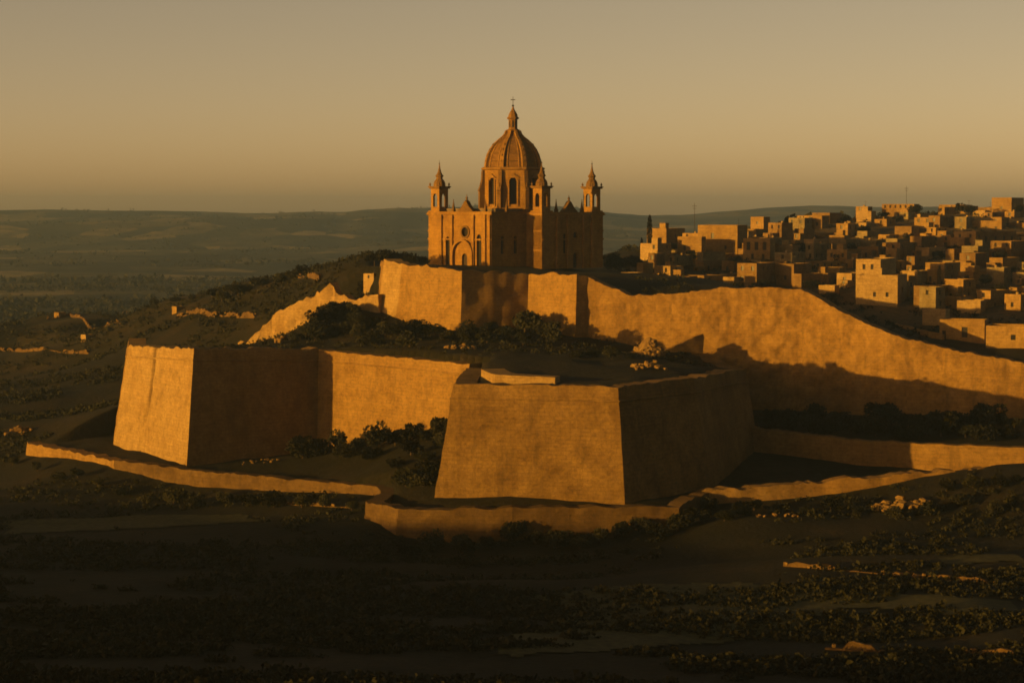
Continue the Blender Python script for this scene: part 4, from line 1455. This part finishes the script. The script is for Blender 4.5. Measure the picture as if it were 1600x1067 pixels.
def leaf_cloud(mb, rs, n, cen, rad, size, lumps=5):
    """leaf-sized faces gathered in uneven clumps through a volume"""
    cs = []
    for k in range(lumps):
        d = Vector((rs.uniform(-1, 1), rs.uniform(-1, 1), rs.uniform(-0.5, 0.9)))
        cs.append((Vector((cen[0] + d.x * rad[0] * 0.6, cen[1] + d.y * rad[1] * 0.6, cen[2] + d.z * rad[2] * 0.55)), rs.uniform(0.35, 0.62)))
    for k in range(n):
        c, f = rs.choice(cs)
        d = Vector((rs.gauss(0, 1), rs.gauss(0, 1), rs.gauss(0, 1))).normalized() * (rs.uniform(0.35, 1.0) ** 0.5)
        p = c + Vector((d.x * rad[0] * f, d.y * rad[1] * f, d.z * rad[2] * f))
        if p.z < 0.02:
            p.z = rs.uniform(0.02, 0.4)
        a = Vector((rs.gauss(0, 1), rs.gauss(0, 1), rs.gauss(0, 1))).normalized()
        b = a.orthogonal().normalized()
        s = size * rs.uniform(0.6, 1.4)
        mb.quad(p - a * s - b * s * 0.6, p + a * s * 0.9 - b * s * 0.5, p + a * s + b * s * 0.7, p - a * s * 0.8 + b * s * 0.6)


SHRUBS = []
for k in range(6):
    rs = random.Random(100 + k)
    mb = MB()
    leaf_cloud(mb, rs, 1000, (0, 0, 0.8), (1.3, 1.3, 1.0), 0.10, 9)
    SHRUBS.append(mb.mesh('foliage', M['leaf']))
STEM = MB()
STEM.lathe([(0.09, -0.4), (0.05, 0.9)], 5)
STEM_ME = STEM.mesh('stem', M['bark'])


def shrub(px, py, size, label, group, d0=150, squash=1.0, at=None, name='shrub'):
    p = at or hit(px, py, d0)
    if p is None:
        return
    t = thing(name, label, 'shrub', tuple(p), rng.uniform(0, 6.28), group)
    o = link('foliage', rng.choice(SHRUBS), t)
    o.scale = (size * rng.uniform(0.75, 1.3), size * rng.uniform(0.75, 1.3), size * squash * rng.uniform(0.7, 1.25))
    o = link('stem', STEM_ME, t)
    o.scale = (size, size, size)


def belt(label, group, spots, d0, s0, s1, squash=1.0):
    for k, (px, py) in enumerate(sorted(spots)):
        shrub(px + rng.uniform(-3, 3), py + rng.uniform(-3, 3), rng.uniform(s0, s1), ORD[k] + ' shrub from left ' + label, group, d0, squash)


belt('in the dark belt along the foot of the right-hand citadel wall', 'shrubs under the citadel wall',
     [(1188 + 21 * k, 664 + 0.3 * k) for k in range(20)] + [(1200 + 34 * k, 676 + 1.0 * k) for k in range(12)], 620, 2.2, 4.2)
belt('on the terrace under the upper bastion', 'shrubs under the upper bastion',
     [(585, 520), (600, 525), (622, 528), (640, 526), (655, 522), (672, 520), (688, 524), (700, 530), (725, 532), (745, 524), (765, 520), (782, 520), (800, 526), (820, 520), (838, 518), (850, 526), (866, 534), (760, 538), (640, 540), (590, 538), (820, 540)], 655, 2.0, 4.0)
belt('on the shaded slope beside the ruined rampart', 'shrubs beside the ruined rampart',
     [(462, 530), (478, 520), (496, 512), (512, 505), (528, 500), (545, 496), (560, 500), (572, 508), (490, 534), (515, 528), (540, 522), (560, 528), (515, 492), (532, 488), (552, 488)], 690, 2.0, 3.6)
belt('on the mound between the left and near bastions', 'shrubs between the bastions',
     [(470, 716), (500, 708), (530, 704), (560, 702), (590, 698), (620, 694), (645, 690), (668, 690), (690, 684), (640, 712), (665, 722), (620, 730), (650, 745), (676, 750), (540, 716), (580, 714), (690, 700), (660, 765), (635, 758)], 575, 2.2, 4.0)
belt('below the brown retaining wall', 'shrubs below the retaining wall',
     [(640, 868), (680, 862), (720, 868), (760, 858), (800, 846), (835, 848), (870, 852), (905, 856), (940, 850), (975, 840), (1000, 830), (1030, 838), (1060, 832), (1100, 818), (1130, 812), (1160, 806)], 480, 1.6, 3.2)
belt('on the bank below the winding parapet', 'shrubs below the winding parapet',
     [(190, 772), (230, 786), (270, 790), (310, 792), (350, 790), (390, 790), (430, 792), (470, 790), (510, 792), (550, 796), (120, 745), (60, 735), (90, 750), (20, 728), (150, 760), (575, 800)], 480, 1.4, 2.8)
belt('below the climbing parapet wall', 'shrubs below the climbing parapet',
     [(1180, 800), (1220, 798), (1260, 802), (1300, 800), (1340, 806), (1400, 812), (1450, 800), (1480, 770), (1520, 762), (1560, 764), (1590, 756), (1500, 790), (1550, 800), (1110, 796), (1080, 812)], 470, 1.2, 2.6)
belt('on the terrace behind the near bastion parapet', 'shrubs on the near bastion terrace',
     [(905, 560), (930, 556), (955, 560), (985, 560)], 600, 1.0, 2.2)
belt('on the ridge left of the upper bastion', 'shrubs on the left ridge',
     [(440, 440), (455, 436), (470, 432), (410, 446), (390, 452), (360, 458), (330, 462), (300, 466), (275, 470), (240, 476), (210, 480), (375, 462), (345, 470)], 780, 1.6, 3.2)


def tree(label, loc, h, r, group=None, seed=0, name='tree', cone=False):
    rs = random.Random(500 + seed)
    t = thing(name, label, 'tree', tuple(loc), 0, group)
    mb = MB()
    mb.lathe([(0.05 * h * 0.6, -0.8), (0.035 * h * 0.6, h * 0.3), (0.015 * h * 0.6, h * 0.62)], 7)
    for k in range(4):
        a = rs.uniform(0, 6.28)
        z0 = h * rs.uniform(0.25, 0.4)
        tip = Vector((math.cos(a) * r * 0.6, math.sin(a) * r * 0.6, h * rs.uniform(0.5, 0.75)))
        b0 = Vector((0, 0, z0))
        w = 0.012 * h
        o1, o2 = Vector((w, 0, 0)), Vector((0, w, 0))
        mb.quad(b0 - o1, b0 + o1, tip + o1 * 0.3, tip - o1 * 0.3)
        mb.quad(b0 - o2, b0 + o2, tip + o2 * 0.3, tip - o2 * 0.3)
    mb.build('trunk', M['bark'], t)
    mb = MB()
    leaf_cloud(mb, rs, 1100, (0, 0, h * 0.62), (r, r, h * 0.42), 0.04 * h, 10)
    mb.build('crown', M['leaf2'], t)


def ground_at(px, py, D):
    p = P(px, py, D)
    return Vector((p.x, p.y, gz(p.x, p.y)))


i = 0
for px, D, h, r, lab in ((566, 800, 7, 4.2, 'leftmost dark tree behind the upper bastion'), (585, 795, 6, 4.0, 'second dark tree left of the upper bastion corner'), (600, 792, 7, 3.6, 'dark tree rising behind the upper bastion corner'),
                         (640, 770, 4.6, 3.6, 'low dark tree behind the bright bastion face'), (660, 775, 4.2, 3.2, 'low dark tree at the left foot of the cathedral'), (955, 850, 9, 4.0, 'dark tree just right of the cathedral'),
                         (975, 860, 7, 4.5, 'broad dark tree between the cathedral and the town'), (995, 870, 7.5, 4.2, 'dark tree left of the slender tower')):
    tree(lab, ground_at(px, 420, D), h, r, None, i)
    i += 1
t = thing('cypress_tree', 'slender dark cypress standing left of the golden town houses', 'tree', tuple(ground_at(1015, 392, 955)))
mb = MB()
mb.lathe([(0.3, -1), (0.12, 10)], 6)
mb.build('trunk', M['bark'], t)
mb = MB()
rs = random.Random(77)
for k in range(700):
    z = 1.5 + 14.5 * rs.random()
    rr = 1.35 * math.sin(math.pi * min(0.98, (z - 0.5) / 16.0)) ** 0.6 * rs.uniform(0.4, 1.0)
    a = rs.uniform(0, 6.28)
    p = Vector((rr * math.cos(a), rr * math.sin(a), z))
    d1 = Vector((rs.gauss(0, 1), rs.gauss(0, 1), rs.gauss(0.8, 1))).normalized() * rs.uniform(0.2, 0.45)
    d2 = d1.orthogonal().normalized() * 0.2
    mb.quad(p - d1 - d2, p + d1 - d2 * 0.6, p + d1 + d2, p - d1 + d2)
mb.build('crown', M['leaf2'], t)
tsp = [(1050, 400), (1080, 412), (1150, 420), (1180, 428), (1245, 400), (1225, 440), (1310, 410), (1330, 395), (1322, 362), (1350, 372), (1380, 352), (1400, 360), (1420, 385), (1440, 398), (1455, 400), (1470, 402), (1490, 398), (1430, 345), (1500, 345), (1515, 350), (1590, 350), (1580, 430), (1560, 410), (1570, 470), (1590, 480), (1300, 470), (1270, 455), (1190, 450), (1110, 440), (1400, 440), (1480, 440), (1540, 450)]
for k, (px, py) in enumerate(sorted(tsp)):
    p = P(px, py, town_d(py))
    tree(ORD[k] + ' from the left of the dark bushy trees among the hillside houses', (p.x, p.y, gz(p.x, p.y) - 0.5), rng.uniform(4, 7.5), rng.uniform(2.4, 4.5), 'trees among the town houses', i)
    i += 1


def gzv(x, y):
    i = np.clip(np.searchsorted(XS, x) - 1, 0, len(XS) - 2)
    j = np.clip(np.searchsorted(YS, y) - 1, 0, len(YS) - 2)
    u, v = (x - XS[i]) / (XS[i + 1] - XS[i]), (y - YS[j]) / (YS[j + 1] - YS[j])
    return (GZ[j, i] * (1 - u) + GZ[j, i + 1] * u) * (1 - v) + (GZ[j + 1, i] * (1 - u) + GZ[j + 1, i + 1] * u) * v


def scatter(name, label, n, dmin, dmax, leafs, smin, smax, px0=-60, px1=1660, filt=None, mat='leaf', seed=3):
    """scrub too many to count: one object of many small leafy tufts"""
    g = np.random.default_rng(seed)
    D = 1 / (g.random(n * 4) * (1 / dmax - 1 / dmin) + 1 / dmin)
    x = (g.uniform(px0, px1, n * 4) - 800) / FPX * D
    if filt:
        k = filt(x, D)
        x, D = x[k], D[k]
    x, D = x[:n], D[:n]
    n = len(x)
    s = g.uniform(smin, smax, n) * (0.7 + 0.6 * g.random(n))
    c = np.stack([x, D, gzv(x, D) + s * 0.3], 1)
    c, s = np.repeat(c, leafs, 0), np.repeat(s, leafs)
    unit = lambda v: v / np.linalg.norm(v, axis=1, keepdims=True)
    nn = len(c)
    p = c + unit(g.normal(size=(nn, 3))) * s[:, None] * np.array([1, 1, 0.6]) * g.uniform(0.3, 1.0, (nn, 1))
    a = unit(g.normal(size=(nn, 3)))
    b = unit(np.cross(a, g.normal(size=(nn, 3))))
    q = (s * g.uniform(0.13, 0.28, nn))[:, None]
    v = np.stack([p - a * q - b * q * .6, p + a * q - b * q * .5, p + a * q * .8 + b * q * .6, p - a * q * .9 + b * q * .6], 1).reshape(-1, 3)
    me = bpy.data.meshes.new(name)
    me.vertices.add(len(v))
    me.vertices.foreach_set('co', v.ravel())
    me.loops.add(len(v))
    me.loops.foreach_set('vertex_index', np.arange(len(v)))
    me.polygons.add(nn)
    me.polygons.foreach_set('loop_start', np.arange(nn) * 4)
    me.polygons.foreach_set('loop_total', np.full(nn, 4))
    me.materials.append(M[mat])
    me.update()
    me.validate()
    o = link(name, me)
    tag(o, label, None, None, 'stuff')


def near_ok(x, y):
    return ~((y > 545) & (inside_dist(poly_cov, x, y) > -3)) & (vnoise(x / 46.0, y / 17.0, 6.0) + 0.6 * vnoise(x / 12.0, y / 6.0, 2.0) > -0.12)


def back_ok(x, y):
    return (inside_dist(poly_up, x, y) < 0) & (inside_dist(poly_cov, x, y) < -4) & (x < -40) & (vnoise(x / 40.0, y / 18.0, 6.0) > -0.2)


def terr_ok(x, y):
    return (inside_dist(poly_low, x, y) > 6) & (inside_dist(poly_up, x, y) < -4) & (y > 640)


def town_ok(x, y):
    return (inside_dist(poly_up, x, y) > 10) & (x > 45) & (vnoise(x / 18.0, y / 18.0, 6.0) > -0.1)


scatter('scrub', 'dark low scrub covering the near slope', 12000, 285, 640, 22, 0.5, 1.8, filt=near_ok, seed=3)
scatter('scrub', 'dark scrub covering the slope left of the citadel', 6500, 690, 1500, 16, 0.8, 2.4, filt=back_ok, seed=4)
scatter('scrub', 'low scrub covering the terrace under the upper bastion', 700, 640, 790, 18, 0.6, 1.6, filt=terr_ok, seed=5)
scatter('scrub', 'scrub and gardens between the town houses', 1500, 690, 1250, 16, 0.8, 2.2, px0=950, filt=town_ok, seed=6)
scatter('far_woods', 'specks of trees spread over the far hazy plain', 9000, 1200, 6500, 10, 3.0, 11.0, filt=lambda x, y: (x < 400) & (vnoise(x / 260.0, y / 90.0, 3.0) + 0.6 * vnoise(x / 70.0, y / 30.0, 1.0) > 0.15), mat='leaf2', seed=8)

# ------------------------------------------------------------------ haze
m = bpy.data.materials.new('evening haze')
m.use_nodes = True
nt = m.node_tree
nt.nodes.clear()
out = nt.nodes.new('ShaderNodeOutputMaterial')
pv = nt.nodes.new('ShaderNodeVolumePrincipled')
pv.inputs['Color'].default_value = (0.68, 0.93, 1.0, 1)
pv.inputs['Density'].default_value = 9.6e-5
pv.inputs['Anisotropy'].default_value = 0.7
nt.links.new(pv.outputs[0], out.inputs['Volume'])
mb = MB()
zlo = float(GZ.min()) - 1.0
mb.box(-9200, 9200, -1600, 10700, zlo, 75)
o = mb.build('haze', m)
tag(o, 'thin golden evening haze', None, None, 'stuff')
